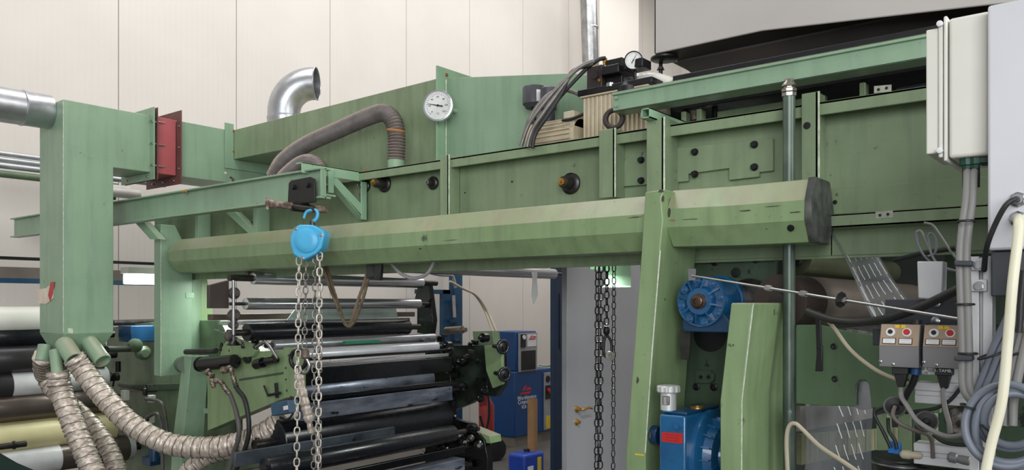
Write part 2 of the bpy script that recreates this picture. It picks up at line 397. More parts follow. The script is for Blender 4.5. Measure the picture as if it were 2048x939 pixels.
# dark green side plate between the posts
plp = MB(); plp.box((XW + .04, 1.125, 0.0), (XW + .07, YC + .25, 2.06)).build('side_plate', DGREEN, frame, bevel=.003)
SPX = XW + .04
for (pts) in ([(1398, 497), (1440, 496), (1450, 503), (1450, 518), (1442, 524), (1398, 526)], [(1390, 740), (1420, 740), (1428, 748), (1428, 760), (1420, 766), (1390, 766)]):
    c = plateX('cover_plate', SPX - .012, pts, .012, DGREEN, frame)
    xs = [p[0] for p in pts]; yy = sum(p[1] for p in pts)/len(pts)
    for f in (.3, .7): MB().hexb(q(min(xs) + (max(xs) - min(xs))*f, yy, X=SPX - .012), (-1, 0, 0), .006, .008).build('bolt', BLACK, c)
for px, py in ((1430, 524), (1393, 772), (1428, 773), (1512, 518)):
    MB().lathe(q(px, py, X=SPX), (-1, 0, 0), [(0, .016), (.004, .016), (.006, .010), (.003, .007)], 20).build('plug', BLACK, frame)
MB().lathe(q(1472, 545, X=SPX), (-1, 0, 0), [(0, .02), (.003, .02), (.004, .014)], 20).build('plug', BLACK, frame)
# round opening below the blue motor
MB().lathe(q(1420, 668, X=SPX), (-1, 0, 0), [(0, .07), (.004, .07), (.0045, .06)], 32).build('opening_ring', BLACK, frame)
# front boxed post beside it
X2 = 2.60
bp = MB()
def yz(px, py, X): p = q(px, py, X=X); return p
bot = -1
A = [q(1462, 605, X=X2), q(1507, 605, X=X2)]; B = [q(1440, 800, X=X2), q(1484, 800, X=X2)]
def ring(a, b, w): return [a, b, b + Vector((w, 0, 0)), a + Vector((w, 0, 0))]
C = [Vector((X2, B[0].y, 0)), Vector((X2, B[1].y, 0))]
bp.loft([ring(A[0], A[1], .44), ring(B[0], B[1], .44), ring(C[0], C[1], .44)])
bp.build('boxed_post', OLIVE, frame, bevel=.005)
MB().tube([A[1] + Vector((-.001, 0, 0)), A[1].lerp(B[1], .5) + Vector((-.001, 0, 0)), B[1] + Vector((-.001, 0, 0)), q(1483, 939, X=X2)], .0022, 6).build('weld_bead', WHITEP, frame)
# lower plate with slot, right
X3 = 2.86
pts = [(1636, 649), (1700, 662), (1758, 672), (1880, 690), (1880, 826), (1743, 814), (1741, 790), (1738, 768), (1731, 759), (1719, 759), (1711, 768), (1709, 790), (1709, 812), (1640, 810), (1592, 806), (1592, 649)]
lp = plateX('slotted_plate', X3, pts, .03, mat('plate_green', (88, 114, 82), .38, rgb2=(76, 100, 72), nscale=3, wear=.3, scratch=(50, 66, 48), sfac=.68), frame)
for px, py in ((1668, 692), (1670, 757), (1811, 760)):
    MB().lathe(q(px, py, X=X3), (-1, 0, 0), [(0, .011), (.003, .011), (.004, .007), (.002, .004)], 20).build('bolt', BLACK, lp)
# wooden-looking panel strip low right
st = MB()
for i in range(11):
    u = 1603 + i*18.5
    st.YP(1.08, [(u, 868 - (u-1603)*.07), (u + 16.5, 867 - (u-1603)*.07), (u + 16.5, 925 - (u-1603)*.2), (u, 929 - (u-1603)*.2)], .02)
tag(st.build('slatted_guard', WOOD), 'worn pale green slatted guard low behind the clear printed film', 'guard')
# left post of the frame
XP_ = 2.73
YP_ = q(322, 600, X=XP_).y
ya, yb = YP_, q(308, 600, X=XP_).y
zt1 = q(322, 448, Y=YP_).z
mb = MB(); pz = q(345, 750, Y=YP_).z
pp = [Vector((XP_, YP_, pz)), Vector((XP_, YP_, zt1)), Vector((q(350, 460, Y=YP_).x, YP_, zt1)), Vector((q(385, 540, Y=YP_).x, YP_, q(385, 520, Y=YP_).z)), Vector((q(383, 750, Y=YP_).x, YP_, pz))]
mb.poly(pp, (0, yb - ya, 0)); mb.build('end_post', GREEN2, frame, bevel=.003)
mb = MB(); z9 = q(385, 540, Y=YP_ - .02).z
ys_ = YP_ + .004
mb.poly([Vector((q(380, 600, Y=ys_).x, ys_, 1.1)), Vector((q(403, 600, Y=ys_ + .16).x, ys_ + .16, 1.1)), Vector((q(403, 600, Y=ys_ + .16).x - .02, ys_ + .16, 1.1)), Vector((q(380, 600, Y=ys_).x - .02, ys_, 1.1))], (0, 0, q(380, 545, Y=ys_).z - 1.1)); mb.build('end_web', GREEN2, frame, bevel=.002)
MB().poly([q(403, 545, Y=ys_ + .16), q(412, 545, Y=ys_ + .16), q(440, 700, Y=ys_ + .16), q(442, 860, Y=ys_ + .16), q(403, 860, Y=ys_ + .16)], (0, .05, 0)).build('end_plate', OLIVE, frame, bevel=.002)
MB().tube([Vector((XP_ - .002, YP_ - .002, pz + (zt1 - .04 - pz)*t/5)) for t in range(6)], .0025, 6).build('weld_bead', WHITEP, frame)
# small plates with marks on the posts
for px, py, Y_ in ((380, 590, YP_),):
    MB().YP(Y_ - .003, [(px - 8, py - 5), (px + 8, py - 5), (px + 8, py + 5), (px - 8, py + 5)], .003).build('small_tag', MINT, frame)
# diagonal gussets between rail and frame
for (c0, c1, e0, e1, X_) in (((270, 445), (287, 443), (318, 478), (300, 478), 2.66), ((452, 425), (470, 423), (512, 465), (500, 470), 2.9)):
    MB().XP(X_, [c0, c1, e0, e1], .05).build('gusset', MINT, frame, bevel=.002)
for px in (312, 393, 510):
    a_ = q(px, 440, X=2.86)
    MB().box((2.86, a_.y - .02, 2.19), (2.95, a_.y + .02, kz(.13, 2.86) + .05)).build('short_post', GREEN2, frame, bevel=.002)

# ================================================================== OCTAGONAL GUARD BEAMS
def oct_ring(Y, s=1.0, x0=2.72, x1=2.96, dz=0.0):
    zc = 2.108
    pr = [(x0, 2.071), (x0, 2.139), (x0 + .05, 2.215), (x1 - .05, 2.215), (x1, 2.139), (x1, 2.071), (x1 - .05, 2.0), (x0 + .05, 2.0)]
    xm = (x0 + x1)/2
    return [Vector((xm + (a - xm)*s, Y, zc + dz + (b - zc)*s)) for a, b in pr]
y0 = q(1312, 450, X=2.72).y; y1 = q(345, 500, X=2.72).y
gb = MB().loft([oct_ring(y0), oct_ring(y1), oct_ring(y1 + .13, .72)]).build('guard_beam', OLIVE, bevel=.003, smooth=20)
tag(gb, 'long dusty green eight-sided beam running behind the hanging chains', 'beam')
ho = []
for px, py in ((843, 494), (348, 493), (585, 428)):
    pass
MB().lathe(q(842, 494, X=2.735), (-1, 0, .4), [(0, .012), (.004, .012), (.0045, .009)], 16).build('plug_hole', BLACK, gb)
y2, y3 = q(1612, 450, X=2.72).y, q(1333, 450, X=2.72).y
g2 = MB().loft([oct_ring(y2, 1, dz=.006), oct_ring((y2 + y3)/2, 1, dz=.006), oct_ring(y3, 1, dz=.012)]).build('guard_beam', OLIVE, bevel=.003, smooth=20)
tag(g2, 'short chipped green eight-sided beam ending in a dented dark end cap', 'beam')
cp = MB().loft([[Vector((v.x + dx, Y_ + random.uniform(-.004, .004), v.z)) for v in oct_ring(0, s_, dz=.008)] for Y_, s_, dx in ((y2 + .006, 1.03, 0), (y2 - .012, 1.04, .004), (y2 - .02, .99, 0))])
cp.build('end_cap', mat('scuffed_dark_cap', (74, 78, 74), .5, rgb2=(40, 42, 42), nscale=14, nfac=.8, scratch=(120, 128, 120), sfac=.66), g2)
MB().lathe(q(1582, 455, X=2.735), (-1, 0, -.4), [(0, .012), (.004, .012), (.0045, .009)], 16).build('plug_hole', BLACK, g2)

CHIP = mat('chipped_paint', (52, 54, 48), .6, rgb2=(84, 76, 64), nscale=50)
random.seed(21)
def chip(px, py, w, h, X, par, m=CHIP):
    n = 11; MB().XP(X, [(px + w*math.cos(2*PI*k/n)*random.uniform(.55, 1), py + h*math.sin(2*PI*k/n)*random.uniform(.5, 1) - .06*w*math.cos(2*PI*k/n)) for k in range(n)], .0006).build('paint_chip', m, par)
for px, py, w, h in ((1490, 421, 16, 2), (1545, 412, 22, 1.2), (1590, 424, 14, 2), (1338, 425, 4, 13), (1380, 438, 20, 1.2)): chip(px, py, w, h, 2.7192, g2)
chip(1345, 440, 7, 3, 2.7192, g2, mat('pinkish_primer', (150, 110, 96), .6))
for px, py, w, h in ((1270, 434, 18, 1.5), (900, 480, 22, .8)): chip(px, py, w, h, 2.7192, gb)
for px, py, w, h in ((1322, 382, 7, 4), (1326, 398, 4, 9), (1300, 870, 3, 8), (1275, 760, 3, 10)): chip(px, py, w, h, XC - .0008, frame)
# ================================================================== HOIST RAIL (I-beam) AND BRACKET
XI = 2.56
ye = q(20, 450, X=XI).y; ys = q(640, 340, X=XI).y
zt, zb = kz(.1655, XI), kz(.128, XI)
rail = T('hoist_rail', 'green I-beam hoist rail running past the tall square duct', 'rail', (XI, (ye + ys)/2, zb))
mb = MB(); mb.box((XI + .03, ys, zb), (XI + .04, ye, zt)); mb.box((XI, ys, zt - .01), (XI + .07, ye, zt)); mb.box((XI, ys, zb), (XI + .07, ye, zb + .01))
mb.box((XI + .005, ys, zb + .01), (XI + .03, ys + .006, zt - .01))
mb.build('i_beam', GREEN2, rail, bevel=.002)
MB().XP(XI + .012, [(30, 442), (76, 436), (76, 462), (30, 468)], .003)  # (not linked)
br = T('hoist_bracket', 'light green triangular bracket holding the hoist rail end', 'bracket', q(690, 440, X=2.8))
YB = q(740, 380, X=3.0).y
xa = q(604, 330, Y=YB).x; xc = q(648, 330, Y=YB).x; xb = 2.98
ztb = q(735, 345, Y=YB).z; zt2 = ztb + .005
mb = MB().box((xa, YB, ztb - .055), (xb, YB + .008, ztb)).box((xa, YB, ztb - .008), (xb, YB + .05, ztb)); mb.build('top_bar', MINT, br, bevel=.002)
zbb = q(738, 440, Y=YB).z
mb = MB().box((xb - .042, YB, zbb), (xb, YB + .008, ztb)).box((xb - .006, YB, zbb), (xb, YB + .05, ztb)); mb.build('upright', MINT, br, bevel=.002)
mb = MB().poly([Vector((xc + .02, YB + .004, ztb - .04)), Vector((xc + .07, YB + .004, ztb - .04)), Vector((xb, YB + .004, zbb + .06)), Vector((xb, YB + .004, zbb)), Vector((xb - .02, YB + .004, zbb))], (0, .008, 0))
mb.poly([Vector((xc + .02, YB + .004, ztb - .05)), Vector((xc + .026, YB + .004, ztb - .045)), Vector((xb - .01, YB + .004, zbb + .005)), Vector((xb - .02, YB + .004, zbb))], (0, .05, 0))
mb.build('diagonal_brace', MINT, br, bevel=.002)
YB2 = YB - .002
mb = MB().YP(YB2 - .01, [(634, 337), (652, 337), (652, 382), (634, 382)], .01).YP(YB2 - .01, [(657, 338), (668, 339), (668, 386), (657, 385)], .01).YP(YB2 - .04, [(630, 384), (672, 390), (672, 394), (630, 388)], .05)
mb.build('hanger_plate', MINT, br, bevel=.002)
for px, py in ((646, 352), (646, 372)):
    MB().hexb(q(px, py, Y=YB2 - .01), (0, -1, 0), .005, .008).build('bolt', DSTEEL, br)
MB().hexb(q(733, 341, Y=YB), (0, -1, 0), .008, .01).build('bolt', mat('rusty_bolt', (150, 96, 62), .7), br)

# bearings on the web
def bearing(px, py, R, lab, core, X=XW, ln=.06, plate=True):
    c = q(px, py, X=X); t = T('shaft_bearing', lab, 'bearing', c, None)
    if plate: MB().lathe(c, (-1, 0, 0), [(0, R), (.012, R), (.016, R*.9), (.02, R*.7)], 28).build('flange', DSTEEL, t)
    MB().lathe(c + Vector((-.015, 0, 0)), (-1, 0, 0), [(0, R*.62), (ln, R*.56), (ln + .006, R*.48)], 24).build('housing', DSTEEL, t)
    k = MB().lathe(c + Vector((-.02 - ln, 0, 0)), (-1, 0, 0), [(0, R*.36), (.012, R*.34), (.014, R*.16), (.024, R*.14)], 8); k.build('shaft_nut', core, t)
    for a in range(4):
        an = PI/4 + a*PI/2
        MB().hexb(c + Vector((-.012, math.cos(an)*R*.8, math.sin(an)*R*.8)), (-1, 0, 0), R*.1, .008).build('bolt', DSTEEL, t)
    return t
bearing(1143, 367, .048, 'round dark flanged bearing with brass nut, largest on the big green beam', BRASS, ln=.05)
bearing(771, 368, .045, 'flanged bearing with brass tip right beside the triangular bracket', BRASS)
bearing(868, 366, .034, 'small dark bearing with pale nut left of the first stiffener bar', STEEL, ln=.02)
bearing(733, 372, .034, 'bearing half seen through the triangular bracket', STEEL, ln=.02)
bearing(522, 445, .04, 'bearing under the hoist rail left of the blue hoist', STEEL, ln=.03)
# ================================================================== SLIM UPPER BEAM
XS = 2.88
zt, zb = kz(.189, XS), kz(.1715, XS); ysb = q(1226, 200, X=XS).y
ub = MB().box((XS, .02, zb), (XS + .008, ysb, zt)).box((XS, .02, zt - .006), (XS + .12, ysb, zt)).box((XS, .02, zb), (XS + .09, ysb, zb + .006)).box((XS - .012, .02, zt - .016), (XS, ysb, zt - .006)).build('crosswise_channel', GREEN2, bevel=.002)
ub.name = 'slim_channel'; ORG['slim_channel'] = ORG.get('crosswise_channel')
tag(ub, 'slim green channel rising under the pale grey hood, two bolts at its left end', 'beam')
for py in (196, 211):
    MB().hexb(q(1234, py, X=XS), (-1, 0, 0), .008, .01).build('bolt', GREEN2, ub)
# square tube bracket that carries it
zc = q(1291, 226, X=2.80).z; yc = q(1291, 226, X=2.80).y; hw = .019
o = MB()
for dy0, dy1, dz0, dz1 in ((-hw, hw, hw - .004, hw), (-hw, hw, -hw, -hw + .004), (-hw, -hw + .004, -hw, hw), (hw - .004, hw, -hw, hw)):
    o.box((2.80, yc + dy0, zc + dz0), (3.12, yc + dy1, zc + dz1))
tag(o.build('square_tube', MINT), 'short mint green open square tube under the slim channel', 'tube')
# vertical pipe with coupling
pc = q(1578, 300, X=2.86)
pipe = T('standpipe', 'tall scuffed green pipe with chrome coupling on top, in front of the big beam', 'pipe', (pc.x, pc.y, 0))
PIPEM = mat('scuffed_pipe_paint', (98, 112, 100), .32, .35, rgb2=(66, 80, 74), nscale=10, nfac=.8, scratch=(140, 150, 150), sfac=.62, stretch=(1, 1, .4))
zt = q(1578, 192, X=2.86).z
MB().cyl((pc.x, pc.y, 0), (pc.x, pc.y, zt), .0215, n=28).build('tube', PIPEM, pipe)
MB().lathe((pc.x, pc.y, zt - .002), (0, 0, 1), [(0, .026), (.012, .027)], 8).lathe((pc.x, pc.y, zt + .01), (0, 0, 1), [(0, .02), (.004, .027), (.014, .028), (.018, .02), (.022, .02), (.024, .027), (.032, .026), (.04, .018), (.05, .017)], 8).build('coupling', mat('nickel_coupling', (150, 146, 138), .28, .85), pipe)
# eye ring
c = q(1228, 237, X=2.96)
o = MB().torus(c, (1, .25, 0), .0375, .0125).build('lifting_eye', mat('dark_cast_ring', (66, 60, 56), .55, .3, rgb2=(50, 46, 44), dust=DUST)); tag(o, 'dark cast lifting eye ring standing on the green flange', 'lifting eye')
# ================================================================== GREEN SQUARE DUCTS
DYF = 5.2; DYB = 5.55
dl, dr_ = q(127, 300, Y=DYF).x, q(227, 300, Y=DYF).x
ztop = q(127, 198, Y=DYF).z; zb_ = q(127, 668, Y=DYF).z
duct = T('square_duct', 'tall light green square duct with side branch, standing far left', 'duct', ((dl + dr_)/2, DYF + .17, zb_))
xbr = q(306, 300, Y=DYF).x; zbr = q(229, 335, Y=DYF).z
mb = MB().poly([(dl, DYF, zb_), (dr_, DYF, zb_), (dr_, DYF, zbr), (xbr, DYF, zbr), (xbr, DYF, ztop), (dl, DYF, ztop)], (0, DYB - DYF, 0))
mb.build('duct_body', GREEN2, duct, bevel=.004)
# tapered bottom box
zl = q(127, 706, Y=DYF).z
xm = (dl + dr_)/2
MB().loft([[Vector((dl, DYF, zb_)), Vector((dr_, DYF, zb_)), Vector((dr_, DYB, zb_)), Vector((dl, DYB, zb_))],
           [Vector((dl + .05, DYF + .08, zl)), Vector((dr_ - .05, DYF + .08, zl)), Vector((dr_ - .05, DYB - .05, zl)), Vector((dl + .05, DYB - .05, zl))]]).build('hopper', GREEN2, duct, bevel=.003)
MB().tube([(dl - .001, DYF - .001, zb_ + .01 + (ztop - zb_ - .02)*t/8) for t in range(9)], .0025, 6).build('weld_bead', WHITEP, duct)
def spout(px, py, px2, py2, Y0, Y1, r, lab=None):
    a, b = q(px, py, Y=Y0), q(px2, py2, Y=Y1)
    d = (b - a).normalized()
    L = (b - a).length
    MB().lathe(a, d, [(0, r), (L*.9, r), (L*.9, r*1.06), (L*.96, r*1.06), (L, r), (L, r*.9), (L*.8, r*.88)], 28).build('outlet', GREEN2, duct)
    return b, d
s1 = spout(128, 685, 150, 720, 5.24, 5.1, .052)
s2 = spout(176, 680, 206, 722, 5.25, 5.1, .05)
s3 = spout(110, 700, 116, 752, 5.26, 5.2, .034)
s4 = spout(90, 690, 84, 722, 5.42, 5.4, .04)
# sticker
sl = MB().XP(dl - .003, [(73, 578), (92, 576), (96, 572), (108, 566), (106, 596), (93, 607), (78, 606)], .002).build('torn_sticker', mat('torn_sticker_paper', (222, 216, 200), .7, rgb2=(206, 160, 140), nscale=18, nfac=.35), duct)
MB().XP(dl - .005, [(96, 590), (101, 564), (109, 563), (105, 588), (100, 602)], .002).build('red_scrap', RPR, duct)
MB().YP(DYF - .003, [(136, 656), (146, 656), (146, 666), (136, 666)], .003).build('small_tag', WHITEP, duct)
def flange_ring(x, z0, z1, out, th, m, par, name='flange'):
    y0_, y1_ = DYF - out, DYB + out
    o = MB()
    o.box((x, y0_, z0 - out), (x + th, DYF - .001, z1 + out)); o.box((x, DYB + .001, z0 - out), (x + th, y1_, z1 + out))
    o.box((x, DYF - .001, z1 + .001), (x + th, DYB + .001, z1 + out)); o.box((x, DYF - .001, z0 - out), (x + th, DYB + .001, z0 - .001))
    f = o.build(name, m, par, bevel=.001)
    for t in (.12, .5, .88): MB().hexb((x, y0_ + out*.45, z0 + (z1 - z0)*t), (-1, 0, 0), .007, .008).build('bolt', STEEL, f)
    for t in (.1, .5, .9): MB().hexb((x, DYF + (DYB - DYF)*t, z0 - out*.5), (-1, 0, 0), .007, .008).build('bolt', STEEL, f)
    return f
flange_ring(xbr - .02, zbr, ztop, .05, .008, GREEN2, duct)
xr2 = q(352, 300, Y=DYF).x
red = T('red_duct_section', 'short red square duct section bolted between two green ducts', 'duct', ((xbr + xr2)/2, DYF + .17, zbr))
MB().box((xbr + .001, DYF, zbr), (xr2, DYB, ztop)).build('duct_body', RED, red, bevel=.003)
flange_ring(xbr + .004, zbr, ztop, .05, .006, DRED, red); flange_ring(xr2 + .002, zbr, ztop, .06, .008, DRED, red)
for t in (.1, .5, .88):
    MB().cyl((xbr - .03, DYF - .022, ztop - (ztop - zbr)*t), (xbr + .07, DYF - .022, ztop - (ztop - zbr)*t), .0045, n=8).build('threaded_rod', STEEL, red)
xr3 = q(600, 300, Y=DYF).x
gd = T('branch_duct', 'green square duct behind, between the red section and the big hood', 'duct', ((xr2 + xr3)/2, DYF + .17, zbr))
MB().box((xr2 + .014, DYF, zbr), (xr3, DYB, ztop)).build('duct_body', GREEN2, gd, bevel=.003)
for t in (.13, .5, .87):
    MB().hexb((xr2 + .03, DYF, zbr + (ztop - zbr)*t), (0, -1, 0), .005, .005).build('rivet', BLACK, gd)
# big hood duct
XH = 3.3
hood = T('hood_duct', 'big sloping green sheet metal hood behind the main beam', 'duct', (XH + .35, 4, 2.3))
zt, zb2 = q(475, 258, X=XH).z, q(475, 317, X=XH).z
ya, yb, yc, yd = DYF - .012, q(592, 280, X=XH).y, q(889, 152, X=XH).y, q(1145, 146, X=XH).y
zt2 = q(889, 153, X=XH).z; zt3 = q(1143, 146, X=XH).z
XHb = XH + 1.35  # unseen hood depth, stretched back to block overhead light from the interior
MB().poly([(XH, ya, zb2), (XH, yb, zb2), (XH, yb, 2.3), (XH, yc, 2.3), (XH, yc, zt2), (XH, ya, zt)], (XHb - XH, 0, 0)).build('hood_body', GREEN, hood, bevel=.003)
MB().poly([(XH, yc - .012, 2.42), (XH, yd - .45, 2.42), (XH, yd - .45, zt3 - .12), (XH, yd, zt3), (XH, yc - .012, zt2 - .01)], (XHb - XH, 0, 0)).build('hood_extension', GREEN2, hood, bevel=.003)
# flange frame on the branch duct
fo = .07
MB().poly([(XH - fo, ya, zb2 - fo), (XH - .001, ya, zb2 - fo), (XH - .001, ya, zt + fo*.6), (XH - fo, ya, zt + fo*.6)], (0, .01, 0)).poly([(XH - .001, ya, zb2 - fo), (XHb, ya, zb2 - fo), (XHb, ya, zb2 - .001), (XH - .001, ya, zb2 - .001)], (0, .01, 0)).build('flange', GREEN2, hood, bevel=.001)
for px, py in ((468, 262), (468, 303), (488, 318), (523, 324)):
    MB().hexb(q(px, py, Y=ya), (0, -1, 0), .008, .008).build('bolt', mat('rusty_bolt', (150, 96, 62), .7), hood)
# standing flange plate
fl = MB().poly([(XH - .07, yc, 2.42), (XHb, yc, 2.42), (XHb, yc, zt2 + .045), (XH - .07, yc, zt2 + .045)], (0, -.011, 0)); fl.build('standing_flange', MINT, hood, bevel=.001)
MB().tube([(XH - .004, yc - .016, 2.45 + i*(zt2 - 2.47)/7) for i in range(8)], .004, 6).build('weld_bead', WHITEP, hood)
for py in (150, 245, 298): MB().hexb(q(893, py, Y=yc - .011), (0, -1, 0), .008, .008).build('bolt', mat('rusty_bolt', (150, 96, 62), .7), hood)
MB().poly([(XH - .003, yb + .006, 2.43), (XH - .003, yb - .004, 2.43), (XH - .003, yb - .004, zt + .02), (XH - .003, yb + .006, zt + .015)], (.003, 0, 0)).build('seam_strip', GREEN, hood)

# silver elbow
e0 = q(568, 238, X=XH + .22)
z0 = e0.z; R = .17
ax = Vector((.62, -.78, 0)).normalized()
R = .142; d_ = dep(568, X=XH + .22); rr = m_(32, d_)
P = [e0 + Vector((0, 0, -.06)), e0 + Vector((0, 0, .05))]
c0 = e0 + Vector((0, 0, .05)) + ax*.205
for i in range(1, 15):
    a = PI/2*i/14
    P.append(c0 - ax*math.cos(a)*.205 + Vector((0, 0, math.sin(a)*.205)))
P.append(P[-1] + ax*.03)
el = T('elbow_pipe', 'shiny silver elbow pipe opening to the right on top of the hood', 'pipe', e0)
mb = MB(); n = 32; mb.tube(P, rr, n, cap=False); mb.tube(P[::-1], rr*.96, n, cap=False); mb.build('elbow', GALV, el, smooth=60)
MB().lathe(e0 + Vector((0, 0, -.05)), (0, 0, 1), [(0, rr*1.02), (.04, rr*1.02), (.055, rr*1.05), (.07, rr*1.02)], 32).build('collar', GALV, el)
MB().torus(P[-1], ax, rr, .004, 32, 6).build('rim', GALV, el)

# corrugated hoses
def corrugated(name, pts, r, m, parent, pitch=.02, amp=.1, n=18):
    P = even(spline(pts, 12), pitch/4)
    return MB().tube(P, lambda i: r*(1 + amp*math.cos(i*PI/2)), n).build(name, m, parent, smooth=80)
XQ = 3.16
fh = T('flexible_duct', 'long ribbed grey hose arching over the green beam to its right socket', 'hose', q(790, 330, X=XQ))
hp = [q(548, 352, X=XQ), q(566, 322, X=XQ), q(610, 290, X=XQ), q(680, 258, X=XQ), q(740, 232, X=XQ), q(768, 226, X=XQ), q(786, 240, X=XQ), q(793, 270, X=XQ), q(792, 322, X=XQ)]
corrugated('ribbed_hose', hp, .047, CORR, fh, pitch=.0165)
MB().torus(q(792, 262, X=XQ), (0, -.15, 1), .046, .009, 28, 8).build('orange_tape', BROWN, fh)
MB().cyl(q(792, 320, X=XQ), q(792, 345, X=XQ), .047).build('socket', MINT, fh)
fh2 = T('flexible_duct', 'short ribbed grey hose curving down behind the mint bracket', 'hose', q(600, 345, X=3.12))
corrugated('ribbed_hose', [q(560, 362, X=3.1), q(575, 345, X=3.1), q(600, 326, X=3.1), q(622, 322, X=3.1), q(640, 334, X=3.1), q(648, 356, X=3.1)], .04, CORR, fh2, pitch=.0165)
# small hook seen on the rail
MB().torus(q(462, 362, X=2.66), (1, 0, 0), .022, .007, 20, 8, -.2, PI + .2).build('u_bolt', DSTEEL, rail)
MB().hexb(q(452, 346, X=XI), (-1, 0, 0), .006, .01).build('bolt', CREAM, rail); MB().hexb(q(372, 383, X=XI), (-1, 0, 0), .008, .02).build('bolt', BRASS, rail)

# thermometer on the flange
gx = 3.18; gc = q(876, 211, X=gx)
fd = Vector((-.90, -.44, -.02)).normalized()
def gauge(c, fd, R, case, label, depth, group=None, needle=math.radians(160), stem=None):
    t = T('round_gauge', label, 'gauge', c, group)
    MB().lathe(c - fd*depth, fd, [(0, R*.93), (.002, R), (depth - .003, R), (depth, R*1.04), (depth + .006, R*1.02), (depth + .007, R*.92), (depth + .002, R*.9)], 40).build('case', case, t)
    f = MB().lathe(c, fd, [(0, R*.9), (.003, R*.9)], 40).build('dial', GFACE, t)
    rt = Vector((0, 0, 1)).cross(fd).normalized()*1; upv = fd.cross(rt).normalized()
    k = MB()
    for i in range(27):
        a = math.radians(225 - 270*i/26); L = .13 if i % 5 == 0 else .07
        d0 = rt*math.cos(a) + upv*math.sin(a); tn = -rt*math.sin(a) + upv*math.cos(a)
        p = c + fd*.0032; w_ = R*.012
        k.poly([p + d0*R*.8 - tn*w_, p + d0*R*.8 + tn*w_, p + d0*R*(.8 - L) + tn*w_, p + d0*R*(.8 - L) - tn*w_], fd*.0004)
    k.build('scale_marks', BLK, t)
    d0 = rt*math.cos(needle) + upv*math.sin(needle); tn = -rt*math.sin(needle) + upv*math.cos(needle)
    p = c + fd*.005
    MB().poly([p - d0*R*.35 - tn*R*.05, p - d0*R*.35 + tn*R*.05, p + d0*R*.7 + tn*R*.012, p + d0*R*.7 - tn*R*.012], fd*.001).lathe(p, fd, [(0, R*.08), (.003, R*.07)], 16).build('needle', BLK, t)
    return t, rt, upv
g, rt, uv = gauge(gc, fd, .083, CHROME, 'round white dial thermometer standing out from the green hood flange', .03, needle=math.radians(168))
texts('scale_numerals', [(s_, gc + fd*.0036 + (rt*math.cos(math.radians(225 - 45*i)) + uv*math.sin(math.radians(225 - 45*i)))*.047, .014) for i, s_ in enumerate(('0', '20', '40', '60', '80', '100', '120'))] + [('\u00b0C', gc + fd*.0036 - uv*.045, .014)], rt, uv, BLK, g)
st = MB().cyl(gc - fd*.03, gc - fd*.03 + Vector((.16, -.06, -.02)), .013); st.build('stem', GREEN2, g)

# ================================================================== HYDRAULIC UNIT BEHIND THE BEAM
XK = 3.06
hy = T('hydraulic_unit', 'cream ribbed oil tank with black valve block on top behind the beam', 'hydraulic unit', q(1225, 290, X=XK))
za, zb3 = q(1170, 192, X=XK).z, 2.4
y_a, y_b = q(1165, 240, X=XK).y, q(1298, 240, X=XK).y
mb = MB().box((XK + .012, y_b, zb3), (XK + .2, y_a, za))
k = 0; yy = y_a
while yy > y_b + .01:
    mb.box((XK, yy - .014, zb3), (XK + .012, yy - .004, za - .01)); yy -= .0225
mb.box((XK - .008, y_b, za - .008), (XK + .21, y_a + .01, za))
mb.build('ribbed_tank', CREAM, hy, bevel=.002)
MB().box((XK - .012, y_b - .02, za), (XK + .22, y_a + .02, za + .028)).build('cover_plate', BLACK, hy, bevel=.003)
zv = za + .028
y1_, y2_ = q(1178, 160, X=XK + .04).y, q(1208, 160, X=XK + .04).y
MB().box((XK + .02, y2_, zv), (XK + .14, y1_, q(1190, 134, X=XK + .04).z)).build('valve_block', mat('dark_brown_casting', (52, 44, 44), .45, rgb2=(38, 32, 32)), hy, bevel=.004)
MB().hexb(q(1191, 150, X=XK + .02), (-1, 0, 0), .022, .012).build('hex_plug', mat('dark_brown_casting', (52, 44, 44)), hy)
MB().lathe(q(1200, 161, X=XK + .02), (-1, 0, 0), [(0, .008), (.008, .007)], 12).build('brass_plug', BRASS, hy)
MB().box((XK + .05, q(1246, 150, X=XK + .06).y, zv), (XK + .16, y2_ - .002, q(1220, 120, X=XK + .06).z)).box((XK + .0, q(1237, 150, X=XK).y, zv + .05), (XK + .05, y2_ - .01, zv + .09)).box((XK + .02, q(1285, 150, X=XK + .02).y, zv + .06), (XK + .1, q(1246, 150, X=XK + .02).y, zv + .10)).build('valve_stack', BLACK, hy, bevel=.004)
MB().lathe(q(1221, 172, X=XK - .0), (0, 0, -1), [(-.012, .019), (.004, .019), (.005, .009), (.02, .008)], 20).build('filler_cap', STEEL, hy)
MB().lathe(q(1258, 175, X=XK + .02) + Vector((0, 0, -.03)), (0, 0, 1), [(0, .05), (.03, .05), (.034, .044), (.05, .03), (.07, .028)], 28).build('breather', BLACK, hy)
for px, py in ((1186, 122), (1209, 116)):
    MB().lathe(q(px, py + 14, X=XK + .06), (0, 0, 1), [(0, .008), (.02, .008), (.02, .012), (.03, .012)], 12).build('fitting', BRASS, hy)
g2_, _, _ = gauge(q(1267, 121, X=XK + .02), Vector((-.93, -.36, -.05)).normalized(), .040, BLACK, 'small black rimmed pressure gauge on the hydraulic valve block', .035, needle=math.radians(60))
MB().cyl(q(1270, 138, X=XK + .045), q(1270, 165, X=XK + .045), .007).build('stem', BLACK, g2_)
wc = MB(); c = q(1294, 172, X=XK + .12)
wc.tube([c + Vector((0, .13 - .0, -.02))+Vector((0,-.26*t/24,.045*math.sin(PI*t/24))) for t in range(25)], lambda i: .03*(1 + .1*(i % 2)), 14)
tag(wc.build('white_ribbed_hose', WHITE, smooth=80), 'white ribbed hose lying behind the slim channel by the pressure gauge', 'hose')
